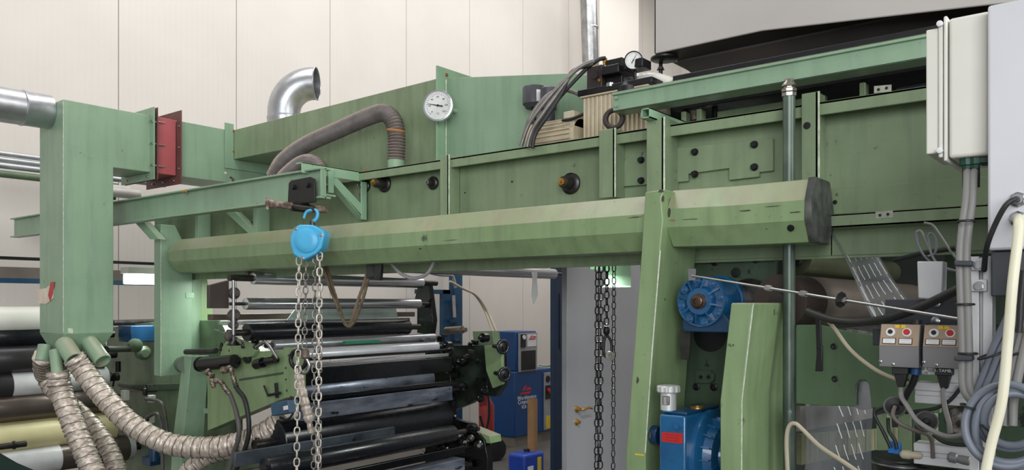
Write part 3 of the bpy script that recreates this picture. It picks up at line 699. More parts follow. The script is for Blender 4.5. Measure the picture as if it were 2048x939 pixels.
# electric motor
mt = T('pump_motor', 'cream finned electric motor beside the ribbed oil tank', 'motor', q(1110, 290, X=XK + .08))
ym0, ym1 = q(1075, 262, X=XK + .08).y, q(1160, 262, X=XK + .08).y
mc = Vector((XK + .1, 0, q(1110, 268, X=XK + .08).z - .02))
R = .075
prof = [Vector((mc.x + R*math.cos(2*PI*k/40), ym1, mc.z + R*math.sin(2*PI*k/40))) for k in range(40)]
mb = MB().poly(prof, (0, ym0 - ym1, 0))
for k in range(24):
    a = 2*PI*k/24; d0 = Vector((math.cos(a), 0, math.sin(a))); tn = Vector((-math.sin(a), 0, math.cos(a)))
    p = Vector((mc.x, ym1 + .02, mc.z))
    mb.poly([p + d0*R*.95 - tn*.003, p + d0*(R + .014) - tn*.002, p + d0*(R + .014) + tn*.002, p + d0*R*.95 + tn*.003], (0, ym0 - ym1 - .04, 0))
mb.build('finned_body', CREAM, mt)
MB().lathe(Vector((mc.x, ym0 + .03, mc.z)), (0, -1, 0), [(0, .06), (.006, R + .012), (.03, R + .016)], 36).build('end_bell', CREAM, mt)
MB().box((mc.x - .07, ym1 - .0, mc.z + .03), (mc.x + .04, ym1 + .06, mc.z + R + .03)).build('terminal_box', CREAM, mt, bevel=.004)
MB().tube(spline([q(1125, 240, X=XK + .02), q(1145, 237, X=XK + .02), q(1170, 226, X=XK + .02), q(1176, 215, X=XK + .02)], 6), .008, 8).build('black_lead', RUBBER, mt)
# filter canisters
fc = T('filter_canister', 'short dark canister with white label above the pump motor', 'filter', q(1067, 215, X=XK + .2))
c = q(1068, 212, X=XK + .2); MB().lathe(c, (0, 0, 1), [(-.012, .042), (.0, .05), (.008, .058), (.09, .058), (.096, .054)], 32).build('canister', mat('charcoal_plastic', (66, 66, 74), .45), fc)
lb = MB().tube([], 1) if False else MB(); ang = [math.radians(205 + i*6) for i in range(12)]
lb.loft([[c + Vector((math.cos(a)*.0587, math.sin(a)*.0587, .012)), c + Vector((math.cos(a)*.0587, math.sin(a)*.0587, .07)), c + Vector((math.cos(a)*.0580, math.sin(a)*.0580, .07)), c + Vector((math.cos(a)*.0580, math.sin(a)*.0580, .012))] for a in ang[4:]]); lb.build('white_label', WPR, fc)
MB().cyl(c + Vector((0, 0, -.16)), c, .012).build('support_pipe', BLACK, fc)
fc = T('filter_canister', 'tall dark cylinder between the canister and the oil tank', 'filter', q(1098, 240, X=XK + .17))
c = q(1097, 240, X=XK + .17); MB().lathe(c, (0, 0, 1), [(-.1, .032), (.05, .032), (.052, .040), (.155, .040), (.16, .034)], 28).build('canister', mat('charcoal_plastic', (66, 66, 74), .45), fc)
# hydraulic hoses from the block into the beam
HOSE = mat('silver_grey_hose', (124, 120, 116), .35, .35, rgb2=(96, 92, 90), nscale=20)
for i, (dx, dy, m) in enumerate(((0, 0, HOSE), (8, 2, HOSE), (15, 4, DSTEEL))):
    pts = [q(1188 - dx*.3, 122 + dx*.5, X=XK - .02), q(1160 - dx, 134 + dx*.6, X=XK - .06), q(1118 + dx*.3, 172 + dx, X=XK - .1), q(1080 + dx, 216 + dx, X=XK - .14), q(1056 + dx, 252 + dx, X=XK - .16), q(1042 + dx*1.5, 292 + dx*.2, X=XK - .17)]
    mm = RUBBER if i == 2 else m
    cable('hydraulic_hose', pts, .0095, mm, ('grey hydraulic hose, outer one of the bundle dropping into the beam', 'grey hydraulic hose, middle one of the bundle dropping into the beam', 'black hydraulic hose, inner one of the bundle dropping into the beam')[i], 'hose', 'hydraulic hoses from the valve block')
cable('hydraulic_hose', [q(1210, 116, X=XK + .03), q(1196, 120, X=XK), q(1170, 140, X=XK - .02), q(1130, 182, X=XK - .06), q(1095, 225, X=XK - .08), q(1072, 262, X=XK - .1), q(1064, 290, X=XK - .1)], .009, RUBBER, 'black hydraulic hose starting at the upper brass fitting', 'hose', 'hydraulic hoses from the valve block')
cable('hydraulic_hose', [q(1165, 192, X=XK + .04), q(1140, 182, X=XK + .02), q(1118, 180, X=XK - .04), q(1090, 195, X=XK - .09), q(1062, 232, X=XK - .12), q(1046, 275, X=XK - .13)], .009, HOSE, 'grey hydraulic hose looping from the tank side to the bundle', 'hose', 'hydraulic hoses from the valve block')

# ================================================================== PALE HOOD TOP RIGHT
XG = 3.2
yg = q(1308, 100, X=XG).y; zg = kz(.2155, XG)
hd = T('dryer_hood', 'large pale grey hood with dark underside, top right', 'hood', (XG + .5, .9, zg))
yk, yk2 = q(1524, 62, X=XG).y, q(1974, 10, X=XG).y; zk2 = q(1974, 10, X=XG).z
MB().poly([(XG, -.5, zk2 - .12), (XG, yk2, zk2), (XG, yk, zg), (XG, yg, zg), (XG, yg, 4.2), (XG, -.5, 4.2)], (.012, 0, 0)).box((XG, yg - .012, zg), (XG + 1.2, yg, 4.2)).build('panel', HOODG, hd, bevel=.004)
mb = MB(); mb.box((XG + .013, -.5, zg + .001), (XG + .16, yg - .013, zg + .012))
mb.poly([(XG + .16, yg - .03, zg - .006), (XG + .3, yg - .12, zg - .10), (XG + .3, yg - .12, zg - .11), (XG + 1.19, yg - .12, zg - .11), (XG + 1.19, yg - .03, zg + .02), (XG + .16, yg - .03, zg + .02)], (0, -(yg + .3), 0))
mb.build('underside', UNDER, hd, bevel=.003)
MB().lathe((XG + .06, yg - .02, zg - .018), (0, 0, 1), [(0, .055), (.004, .062), (.012, .062), (.017, .055)], 28).build('rubber_lip', BLACK, hd)
ft = MB().cyl((XG + .10, yg + .02, zg - .075), (XG + .10, yg + .02, zg), .009, n=10); ft.hexb((XG + .10, yg + .02, zg - .045), (0, 0, 1), .013, .012); ft.build('levelling_bolt', BLACK, hd)
# dark carrier under the hood
cr = MB().box((3.14, .0, 2.68), (3.9, 1.77, 2.73)).box((3.12, .0, 2.62), (3.16, 1.60, 2.77)).box((3.3, .4, 2.73), (3.5, .5, 2.79))
tag(cr.build('hood_carrier', BLACK, bevel=.003), 'black carrier rails under the pale grey hood', 'carrier')
# machinery inside seen through the gap
inn = T('inner_casing', 'green inner casing seen in the gap under the slim channel', 'casing', (3.5, .9, 2.2))
MB().box((3.17, .98, 2.2), (3.20, 1.42, 2.60)).build('casing_plate', GREEN, inn, bevel=.002)
for y_ in (1.47, 1.54, .82, 1.64): MB().box((3.12, y_, 2.3), (3.17, y_ + .02, 2.61)).build('rib', GREEN, inn, bevel=.002)
MB().poly([(3.24, .28, 2.2), (3.24, .80, 2.2), (3.24, .74, 2.60), (3.24, .34, 2.61)], (.03, 0, 0)).build('blue_grey_panel', mat('blue_grey_sheet', (60, 76, 84), .4, rgb2=(50, 62, 70)), inn)
cable('black_hose', [q(1345, 212, X=3.2), q(1362, 222, X=3.2), q(1372, 240, X=3.2), q(1374, 262, X=3.2)], .014, RUBBER, 'black hose curving down in the gap, left one', 'hose')
o = MB().cyl(q(1385, 198, X=3.2), q(1393, 258, X=3.2), .016); ho_ = o.build('wrapped_hose', RUBBER); tag(ho_, 'black hose with foil wrap in the gap, right one', 'hose')
MB().cyl(q(1386, 205, X=3.19), q(1391, 240, X=3.19), .0165).build('foil_wrap', FOIL, ho_)
MB().cyl(q(1430, 190, X=3.22), q(1430, 250, X=3.22), .012).build('black_rod', BLACK, inn)

# ================================================================== WALL PIPES, LEFT RACK
def rollerY(name, Y, pl, pr, r, m, label, cat='roller', group=None, shaft=0, sm=None, caps=True, zref=None, sl=.1):
    """cylinder along X on the plane Y from the left pixel (px,py) to the right px"""
    a = q(pl[0], pl[1], Y=Y); b = q(pr, 600, Y=Y); b.z = a.z
    t = T(name, label, cat, Vector(((a.x + b.x)/2, Y, a.z - r)), group)
    MB().lathe(a, (1, 0, 0), [(0, r*.82), (.002, r*.97), (.006, r), (b.x - a.x - .006, r), (b.x - a.x - .002, r*.97), (b.x - a.x, r*.82)], 40).build('roller_body', m, t)
    if shaft:
        MB().cyl(a - Vector((sl, 0, 0)), b + Vector((sl, 0, 0)), shaft, n=20).build('shaft', sm or DSTEEL, t)
    return t
WP = 6.9
pp = T('vent_pipe', 'thick silver vent pipe entering the tall square duct from the left', 'pipe', q(30, 215, Y=DYF + .2))
a = q(-60, 200, Y=DYF + .2); b = q(85, 222, Y=DYF + .2); b.x = dl - .002; a.z = b.z - .005
dirx = (b - a).normalized()
R_ = .105
mid = a.lerp(b, .62)
MB().lathe(a, dirx, [(0, R_)] + [((mid - a).length, R_), ((mid - a).length + .004, R_*1.04), ((mid - a).length + .012, R_*1.04), ((mid - a).length + .02, R_), ((b - a).length, R_)], 40).build('pipe_body', GALV, pp)
gp = 'grey pipes along the wall at left'
for i, (py, r, m) in enumerate(((306, .02, GALV), (318, .02, GALV), (330, .024, GALV), (347, .028, DGRIME))):
    a = q(0, py, Y=WP); a.x = q(-80, py, Y=WP).x; b = Vector((q(330 if i < 3 else 235, py, Y=WP).x, WP, a.z))
    o = MB().cyl(a, b, r, n=24).build('wall_pipe', m)
    tag(o, ('thin grey wall pipe, topmost of the bundle at left', 'thin grey wall pipe, second from top at left', 'grey wall pipe, third from top at left', 'green grimy pipe, lowest of the bundle at left')[i], 'pipe', gp)
o = T('stacked_tubes', 'pale tubes seen behind the square duct above the hoist rail', 'tubes', q(250, 385, Y=6.4))
for i, (py, pe) in enumerate(((383, 278), (377, 272))):
    a = q(215, py, Y=6.4 + i*.12); b = Vector((q(pe, py, Y=6.4).x, a.y, a.z)); MB().cyl(a, b, .038, n=24).build('tube', mat('pale_plastic_tube', (196, 192, 188), .35), o)
MB().box((q(222, 383, Y=6.4).x, 6.4, q(222, 383, Y=6.4).z - .06), (q(222, 383, Y=6.4).x + .04, 7.5, q(222, 383, Y=6.4).z - .039)).build('wall_bracket', DGREEN, o)
# rack bars
RY_ = 6.35
for (py, hh, m, lb) in ((513, 3, BLACK, 'thin black rack rail at left above the brown bar'), (543, 11, mat('brown_grey_bar', (108, 98, 92), .5), 'brown grey horizontal rack bar at left'), (559, 5, PBLUE, 'blue horizontal rack bar at left')):
    a = q(-40, py, Y=RY_); r_ = m_(hh, 6.0)
    o = MB().box((a.x, RY_, a.z - r_), (q(330, py, Y=RY_).x, RY_ + .05, a.z + r_)).build('rack_bar', m, bevel=.003); tag(o, lb, 'rack bar')
YR = 6.2
gr = 'spare rollers stored on the rack at left'
for (py, hp_, m, sh, lb, pr) in ((640, 30, WHITE, None, 'pale long roller at left, topmost of the stored rollers', 190), (675, 25, RUBROLL, None, 'black stored roller under the topmost pale one', 200),
        (722, 34, mat('dark_grey_roller', (62, 60, 62), .3, .4), None, 'dark grey stored roller, third from top at left', 205), (822, 32, mat('brownish_roller', (104, 94, 88), .3, .6), None, 'brown grey steel roller, above the cream one', 212)):
    rollerY('spare_roller', YR, (-60, py), pr, m_(hp_*.94, 5.75)*.9, m, lb, 'roller', gr, shaft=.03)
wr = rollerY('spare_roller', YR, (-60, 774), 210, m_(25, 5.75), mat('white_sleeve', (206, 208, 208), .35), 'white roller with dark end band at left', 'roller', gr, shaft=.03)
a = q(-55, 774, Y=YR); MB().cyl(a, Vector((q(18, 774, Y=YR).x, YR, a.z)), m_(25, 5.75) + .003, n=40).build('dark_band', mat('dark_grey_roller', (62, 60, 62)), wr)
rollerY('spare_roller', YR, (-60, 884), 225, m_(33, 5.75)*.95, mat('cream_roller_sleeve', (206, 198, 152), .4, rgb2=(192, 184, 140)), 'cream yellow roller near the lower left corner', 'roller', gr, shaft=.03)
wr = rollerY('spare_roller', YR - .05, (-60, 938), 262, m_(27, 5.7), mat('white_sleeve', (206, 208, 208), .35), 'white roller in the lower left corner with dark right end', 'roller', gr, shaft=.03)
a = q(115, 938, Y=YR - .05); MB().cyl(Vector((a.x, a.y, wr.location.z + m_(27, 5.7))), Vector((q(250, 774, Y=YR - .05).x, YR - .05, wr.location.z + m_(27, 5.7))), m_(27, 5.7) + .002, n=40).build('dark_band', mat('brownish_roller', (104, 94, 88)), wr)
a = q(0, 893, Y=YR - .35); o = MB().cyl(a - Vector((.3, 0, 0)), Vector((q(52, 893, Y=YR - .35).x, YR - .35, a.z)), .02, n=16).cyl(Vector((q(26, 893, Y=YR - .35).x, YR - .35, a.z)), Vector((q(30, 893, Y=YR - .35).x, YR - .35, a.z)), .028, n=16).build('loose_shaft', DSTEEL); tag(o, 'dark loose shaft end lying before the cream roller', 'shaft')
rk = MB()
for x_ in (1.0, 3.6): rk.box((x_, YR + .25, 0), (x_ + .08, YR + .33, 2.2))
tag(rk.build('roller_rack', PBLUE, bevel=.003), 'blue upright rack posts behind the stored rollers', 'rack')
# dark green tarp corner
tp = MB().loft([[q(0, 905, d=4.2), q(0, 990, d=4.2), q(-40, 990, d=4.4), q(-40, 890, d=4.4)], [q(35, 925, d=4.3), q(35, 990, d=4.3), q(-10, 990, d=4.6), q(-10, 915, d=4.6)], [q(75, 942, d=4.4), q(75, 990, d=4.4), q(40, 990, d=4.7), q(40, 940, d=4.7)]])
tag(tp.build('green_cover', mat('dark_green_cloth', (18, 44, 36), .7), smooth=60), 'dark green cover poking into the lower left corner', 'cover')

# ================================================================== FOIL HOSES
def foil(label, pts, r, pitch=.03, xx=None):
    t = T('foil_hose', label, 'hose', Vector(pts[-1]), 'foil hoses under the square duct')
    C = spline(pts, 14); P = even(C, .0075)
    random.seed(len(P))
    jit = [random.uniform(-.05, .05) for _ in P]
    b = bmesh.new(); mb = MB()
    n = 22; rings = []; up = None
    for i, p in enumerate(P):
        tt = (P[min(i+1, len(P)-1)] - P[max(i-1, 0)]).normalized()
        if up is None: up = Vector((1, 0, 0)) if abs(tt.z) > .8 else Vector((0, 0, 1))
        up = (up - tt*up.dot(tt)).normalized(); s_ = tt.cross(up)
        rg = []
        for k in range(n):
            a = 2*PI*k/n; ph = i*.0075/pitch*2*PI + a
            rd = r*(1 + .045*math.cos(ph) + .04*math.sin(i*.0075/.021*2*PI - a*3) + .025*math.sin(ph*2.3 + a*4 + jit[i]*30) + jit[i]*.25)
            rg.append(p + (up*math.cos(a) + s_*math.sin(a))*rd)
        rings.append(rg)
    mb.loft(rings); mb.build('crinkled_sleeve', FOIL, t, smooth=50)
    # spiral wire
    W = []; up = None; L = 0
    for i in range(0, len(P)):
        p = P[i]; tt = (P[min(i+1, len(P)-1)] - P[max(i-1, 0)]).normalized()
        if up is None: up = Vector((1, 0, 0)) if abs(tt.z) > .8 else Vector((0, 0, 1))
        up = (up - tt*up.dot(tt)).normalized(); s_ = tt.cross(up)
        for sub in (0, .5):
            a = -2*PI*(i + sub)*.0075/.055
            W.append(p + (up*math.cos(a) + s_*math.sin(a))*(r*1.075))
    MB().tube(W, .0016, 5).build('spiral_wire', WIRE, t)
    return t
def qd(px, py, d): return q(px, py, d=d)
foil('fat foil hose running from the duct far right along the floor side', [s1[0] - s1[1]*.03, qd(165, 738, 4.9), qd(205, 790, 4.85), qd(262, 846, 4.8), qd(330, 884, 4.75), qd(410, 894, 4.72), qd(480, 884, 4.7), qd(535, 862, 4.68), qd(565, 838, 4.66)], .062)
foil('fat foil hose dropping straight down from the duct front outlet', [s3[0] - s3[1]*.03, qd(122, 780, 4.9), qd(140, 830, 4.85), qd(162, 885, 4.8), qd(190, 950, 4.75), qd(205, 990, 4.7)], .063)
foil('foil hose behind, crossing under the fat one at left', [s4[0] - s4[1]*.03, qd(90, 750, 5.3), qd(118, 790, 5.25), qd(165, 830, 5.2), qd(200, 870, 5.15), qd(228, 920, 5.1), qd(245, 980, 5.05)], .055)
foil('foil hose lowest, emerging at the bottom below the blue box', [qd(360, 960, 4.9), qd(390, 928, 4.9), qd(430, 906, 4.88), qd(470, 902, 4.85), qd(505, 918, 4.9), qd(520, 970, 4.95)], .05)
# ================================================================== CHAIN HOIST
XHO = 2.50
hc = q(620, 486, X=XHO)
ho = T('chain_hoist', 'light blue chain hoist hanging from a trolley on the green rail', 'chain hoist', Vector((hc.x, hc.y, hc.z - .1)))
fr = Vector((-.86, -.5, 0)).normalized(); fs = Vector((0, 0, 1)).cross(fr).normalized(); fs = -fs if fs.dot(Vector((VY, -VX, 0))) < 0 else fs
dh = dep(620, X=XHO)
def hp(px, py, off=0.0): return hc + fs*m_(px - 620, dh)*1.0 + Vector((0, 0, m_(486 - py, dh))) + fr*off
outl = [(594, 455), (606, 450), (632, 451), (654, 463), (657, 470), (651, 496), (640, 508), (612, 522), (592, 509), (586, 490), (586, 474)]
MB().poly([hp(a, b, .045) for a, b in outl], -fr*.09).build('housing', SKYB, ho, bevel=.008, seg=3)
MB().lathe(hp(621, 482, .04), fr, [(0, .062), (.012, .06), (.018, .05), (.02, .03)], 36).build('gear_cover', SKYB, ho)
for px, py in ((598, 458), (650, 471), (612, 516)): MB().hexb(hp(px, py, .045), fr, .007, .008).build('bolt', STEEL, ho)
# handsome hook and swivel
hk = [hp(626, 452), hp(626, 444), hp(634, 436), hp(636, 426), hp(631, 420), hp(622, 420), hp(612, 424), hp(607, 436)]
MB().tube(spline(hk, 6), lambda i: .010 - .00008*i, 10).build('top_hook', SKYB, ho)
MB().cyl(hp(625, 455), hp(625, 441), .013).build('swivel', DSTEEL, ho)
# trolley on the beam
tr = T('rail_trolley', 'rusty black plate trolley clamped on the rail above the blue hoist', 'trolley', q(610, 410, X=XI))
xt = XI - .012
pl_ = [(577, 366), (582, 360), (620, 353), (628, 357), (630, 404), (584, 410), (575, 404)]
MB().XP(xt, pl_, .010).build('side_plate', BLACK, tr, bevel=.003)
MB().XP(XI + .085, [(584, 366), (640, 350), (646, 396), (590, 410)], .010).build('side_plate', BLACK, tr, bevel=.003)
for px, py in ((588, 374), (616, 370)): MB().hexb(q(px, py, X=xt), (-1, 0, 0), .012, .014).build('bolt', BLACK, tr)
RUST = mat('flaking_white_steel', (176, 160, 148), .55, .2, rgb2=(96, 74, 64), nscale=22, nfac=.9)
a = q(566, 411, X=xt - .05); b = q(598, 413, X=xt)
yb_ = q(602, 414, X=XI).y; zb_b = q(602, 414, X=XI).z
MB().tube([Vector((2.36, yb_, zb_b)), Vector((2.40, yb_, zb_b)), Vector((2.42, yb_, zb_b)), Vector((2.52, yb_, zb_b)), Vector((2.72, yb_, zb_b))], [.02, .02, .016, .018, .018], 16).build('cross_spindle', RUST, tr)
MB().tube([Vector((2.36, yb_, zb_b - .03)), Vector((2.36, yb_, zb_b + .03))], .007, 8).build('spindle_handle', RUST, tr)
MB().cyl(Vector((2.50, yb_, zb_b)), Vector((2.60, yb_, zb_b)), .026).build('spacer_sleeve', DSTEEL, tr)
z_m = hp(628, 422).z
MB().tube([Vector((2.5, yb_, zb_b + .0)), hp(628, 418), hp(630, 424)], .011, 10).build('hanger_shackle', DSTEEL, tr)

# chains
def chain(name, p0, p1, pitch, wr, m, parent, label=None, sag=None):
    mb = MB(); L = (p0 - p1).length; n = max(int(L/pitch), 1); d = (p1 - p0).normalized()
    h = Vector((VY, -VX, 0)); g = Vector((VX, VY, 0)); base = random.uniform(0, .5)
    hl, hw = pitch*.5 + wr*.35, pitch*.34
    for i in range(n):
        c = p0 + d*pitch*(i + .5); ang = base + (PI/2 if i % 2 else 0) + random.uniform(-.18, .18)
        s = (h*math.cos(ang) + g*math.sin(ang)); s = (s - d*s.dot(d)).normalized()
        pts = []
        for k in range(12):
            a = 2*PI*k/12; cx_, sy_ = math.cos(a), math.sin(a)
            e = max(hl - hw, 0)
            pts.append(c + s*hw*cx_ + d*(hw*sy_ + (e if sy_ > 0.01 else (-e if sy_ < -.01 else 0))))
        mb.tube(pts, wr, 6, closed=True)
    return mb.build(name, m, parent, smooth=60)
CH = mat('bright_chain_steel', (206, 200, 190), .35, .3, rgb2=(176, 168, 158), nscale=30)
CHD = mat('grey_chain_steel', (146, 142, 136), .38, .4, rgb2=(108, 104, 100), nscale=30)
for (px, pt, pb, off, pit, wr, m) in ((597, 514, 1010, .0, .0265, .0042, CH), (607, 518, 706, -.03, .0235, .0036, CHD), (627, 512, 1000, -.025, .0235, .0036, CHD), (636, 512, 1000, -.035, .0235, .0036, CHD), (642, 505, 1010, .01, .0265, .0042, CH)):
    e = hp(px - (4 if px > 600 else 6 if px == 597 else 0)*1.0, pb, off)
    chain('hand_chain' if m is CH else 'load_chain', hp(px, pt, off), e, pit*1.45, wr, m, ho)
# lower hook block
hb = hp(605, 706, -.03)
MB().lathe(hb + Vector((0, 0, .02)), (0, 0, -1), [(0, .012), (.01, .02), (.04, .022), (.05, .014)], 16).build('hook_swivel', mat('rusty_swivel', (120, 100, 84), .5, .3, rgb2=(70, 80, 84), nscale=25), ho)
hk = [hb + Vector((0, 0, -.02)), hb + Vector((0, 0, -.045)) + fs*.016, hb + Vector((0, 0, -.07)) + fs*.022, hb + Vector((0, 0, -.098)) + fs*.004, hb + Vector((0, 0, -.096)) - fs*.022, hb + Vector((0, 0, -.07)) - fs*.03]
MB().tube(spline(hk, 6), .009, 10).build('load_hook', STEEL, ho)
# second group of chains, beyond the beam
h2x = 3.35
c2 = q(1215, 560, X=h2x)
h2 = T('second_hoist', 'black hanging chain set with hook and shackle before the grey door', 'chain hoist', Vector((c2.x, c2.y, 1.2)))
CHB = mat('black_chain_steel', (60, 60, 60), .38, .6, rgb2=(40, 40, 42), nscale=30)
d2 = dep(1215, X=h2x)
def cp2(px, py, o=0): return c2 + Vector((VY, -VX, 0))*m_(px - 1215, d2) + Vector((0, 0, m_(560 - py, d2))) + Vector((VX, VY, 0))*o
for px, pt, pb in ((1195, 530, 1000), (1202, 530, 1000), (1228, 530, 1000)):
    chain('hand_chain', cp2(px, pt), cp2(px - 2 if px < 1210 else px - 2, pb), .034 if px < 1210 else .03, .0038 if px < 1210 else .0028, CHB, h2)
chain('load_chain', cp2(1214, 530), cp2(1213, 655), .032, .004, CHB, h2)
MB().lathe(cp2(1213, 652), (0, 0, -1), [(0, .01), (.012, .016), (.03, .016), (.045, .008)], 14).build('hook_swivel', BLACK, h2)
MB().tube(spline([cp2(1213, 668), cp2(1208, 682), cp2(1208, 708), cp2(1218, 714), cp2(1223, 702), cp2(1222, 682), cp2(1213, 668)], 6), .007, 10).build('load_hook', DSTEEL, h2)
MB().lathe(cp2(1218, 710, -.02), (-VX, -VY, 0), [(0, .022), (.03, .022), (.03, .01), (.01, .01)], 20).build('eye_nut', CHD, h2)
MB().box((c2.x - .03, c2.y + .02, cp2(0, 532).z - .0), (c2.x + .03, c2.y + .07, cp2(0, 500).z)).build('hoist_body', DSTEEL, h2, bevel=.01)

# ================================================================== LAMPS
def lamp(label, c, size, dirv, pw, lx, drop=.075):
    t = T('work_lamp', label, 'lamp', c)
    x, y, z = size
    MB().box((c.x - x/2, c.y - y/2, c.z), (c.x + x/2, c.y + y/2, c.z + z)).build('lamp_housing', WHITE, t, bevel=.006)
    MB().box((c.x - x/2 + .012, c.y - y/2 + .012, c.z - drop), (c.x + x/2 - .012, c.y + y/2 - .012, c.z - .001)).build('diffuser', FLUO, t, bevel=.01)
    l = bpy.data.lights.new('lamp_light', 'AREA'); l.shape = 'RECTANGLE'; l.size = x*.9; l.size_y = y*.9; l.energy = pw; l.color = (.94, 1, .95)
    o = bpy.data.objects.new('lamp_light', l); COL.objects.link(o); o.parent = t; o.location = (0, 0, -.085)
    return t
cL = q(300, 548, Y=5.75); lamp('glowing lamp behind the left end post, beside the square duct', Vector((cL.x + .12, 5.75, cL.z)), (.62, .12, .05), 0, 9, 1)
cM = q(1222, 516, Y=2.42); lmp = lamp('glowing lamp under the guard beam left of the leaning post', Vector((cM.x, 2.42, cM.z)), (.5, .09, .03), 0, 20, 1, .03)
for dx_ in (-.18, .18): MB().box((cM.x + dx_ - .01, 2.41, cM.z + .03), (cM.x + dx_ + .01, 2.43, 2.421)).build('hanger', DSTEEL, lmp)
o = MB().YP(2.55, [(1180, 516), (1262, 522), (1262, 572), (1212, 572), (1212, 540), (1180, 538)], .006).box((3.34, 2.55, q(1200, 530, Y=2.55).z), (3.40, 2.56, 2.419)).YP(2.49, [(1210, 571), (1262, 571), (1262, 574), (1210, 574)], .06).build('lamp_bracket', MINT, bevel=.001)
tag(o, 'mint green angled sheet bracket lit by the lamp above the hanging chains', 'bracket')
ga = MB().YP(3.0, [(1025, 505), (1165, 505), (1170, 529), (1150, 533), (1020, 508)], .05).box((q(1100, 510, Y=3.0).x, 3.0, q(1100, 520, Y=3.0).z), (q(1100, 510, Y=3.0).x + .06, 3.05, 2.419)).build('cross_strut', MINT, bevel=.001); tag(ga, 'bright mint cross strut under the beam near the lamp', 'strut')

cL2 = q(500, 536, Y=4.9); lamp('small lit strip lamp above the topmost steel press roller', Vector((cL2.x, 4.9, cL2.z)), (.5, .1, .03), 0, 7, 1, .02)
# ================================================================== PRINTING UNIT (left frame, rollers, far frame)
XN = 2.74
un = T('printing_unit_frame', 'green press side frame with bolted arm, grimy and oily', 'press frame', (XN + .1, 4.4, 0))
MB().XP(XN + .35, [(215, 655), (330, 640), (440, 640), (470, 700), (470, 990), (200, 990)], .06).build('rear_side_plate', mat('oily_green_paint', (106, 128, 98), .38, rgb2=(70, 84, 66), nscale=4, nfac=.6, wear=.4, scratch=(40, 46, 40), sfac=.66), un, bevel=.003)
MB().XP(XN + .30, [(240, 770), (420, 764), (420, 775), (240, 782)], .06).build('edge_rail', DGREEN, un, bevel=.002)
# pedestal in front
yp = q(382, 800, X=XN).y
A0, A1 = q(366, 712, X=XN), q(382, 712, X=XN); B0, B1 = q(345, 880, X=XN), q(366, 880, X=XN)
C0, C1 = Vector((XN, B0.y + .1, 0)), Vector((XN, B1.y + .1, 0))
w1 = q(418, 720, Y=A1.y).x - XN
MB().loft([ring(A0, A1, w1), ring(B0, B1, w1 + .02), ring(C0, C1, w1 + .05)]).build('pedestal', GREEN2, un, bevel=.003)
MB().YP(A1.y - .004, [(408, 816), (420, 816), (420, 826), (408, 826)], .004).build('small_tag', MINT, un)
# arm with slope underneath
XA = 2.80
arm = [(438, 722), (456, 690), (500, 692), (520, 702), (563, 700), (568, 694), (588, 696), (589, 790), (558, 800), (415, 861), (414, 730)]
MB().XP(XA, arm, .08).build('arm_plate', OLIVE, un, bevel=.003)
MB().XP(XA - .012, [(566, 696), (590, 694), (592, 792), (568, 796)], .012).build('arm_end_plate', OLIVE, un, bevel=.002)
MB().XP(XA - .006, [(478, 757), (574, 742), (574, 746), (478, 761)], .006).build('arm_rib', DGREEN, un)
for px, py in ((572, 735), (572, 758), (578, 710), (574, 780)): MB().hexb(q(px, py, X=XA - .012), (-1, 0, 0), .005, .006).build('bolt', DGREEN, un)
# inking lever mechanics on the arm
MB().XP(XA - .03, [(440, 700), (452, 680), (478, 676), (500, 684), (512, 700), (505, 712), (440, 722)], .03).build('bearing_block', OLIVE, un, bevel=.004)
MB().lathe(q(498, 716, X=XA), (-1, 0, 0), [(0, .03), (.02, .03), (.025, .018), (.03, .018)], 24).build('bearing_cap', DSTEEL, un)
MB().cyl(q(402, 728, X=XN - .06), q(470, 722, X=XN - .02), .042, n=28).build('cylinder_body', INK, un)
MB().lathe(q(402, 728, X=XN - .06), (0, 1, 0), [(0, .046), (.012, .046), (.013, .02), (.03, .018)], 28).build('cylinder_cap', INK, un)
MB().cyl(q(372, 703, X=XN), q(432, 701, X=XN), .018, n=20).build('guide_shaft', DSTEEL, un)
MB().cyl(q(524, 724, X=XA - .04), q(552, 718, X=XA - .04), .022, n=20).cyl(q(512, 728, X=XA - .05), q(526, 724, X=XA - .05), .03, n=20).build('clamp_screw', INK, un)
MB().tube([q(555, 716, X=XA - .08), q(540, 692, X=XA - .08), q(530, 682, X=XA - .08)], [.008, .010, .008], 10).tube([q(530, 682, X=XA - .08), q(512, 694, X=XA - .06)], .01, 8).build('clamp_lever', STEEL, un)
MB().tube([q(429, 659, X=XA - .05), q(462, 668, X=XA - .05), q(470, 676, X=XA - .05)], [.006, .012, .013], 10).build('pointed_lever', STEEL, un)
MB().tube([q(528, 770, X=XA - .04), q(536, 790, X=XA - .03)], .006, 8).tube([q(552, 765, X=XA - .02), q(554, 795, X=XA - .02)], .01, 8).tube([q(536, 790, X=XA - .03), q(560, 785, X=XA - .03)], .008, 8).build('wing_screw', BLACK, un)
# head stock pillar at px 465 carrying the upper rollers
YH = 4.12
MB().YP(YH - .03, [(419, 570), (458, 560), (458, 616), (419, 616)], .03).build('roller_support', mat('brown_steel_plate', (74, 66, 62), .45, .3, rgb2=(60, 54, 50)), un, bevel=.002)
for px, py, r in ((466, 586, .034), (466, 630, .036), (466, 650, .024), (458, 672, .03)):
    MB().lathe(q(px, py, Y=YH - .02), (0, -1, 0), [(-.03, r*.6), (0, r), (.02, r), (.025, r*.6), (.04, r*.5)], 16).build('journal_box', mat('dusty_cast_iron', (96, 88, 82), .55, .3, rgb2=(60, 54, 50), nscale=30, bump=.4), un)
MB().cyl(q(467, 560, Y=YH - .06), q(467, 675, Y=YH - .06), .009, n=12).build('threaded_rod', STEEL, un)
MB().lathe(q(467, 690, Y=YH - .06), (0, 0, 1), [(0, .04), (.01, .035), (.03, .014), (.06, .011)], 20).build('spindle_seat', INK, un)
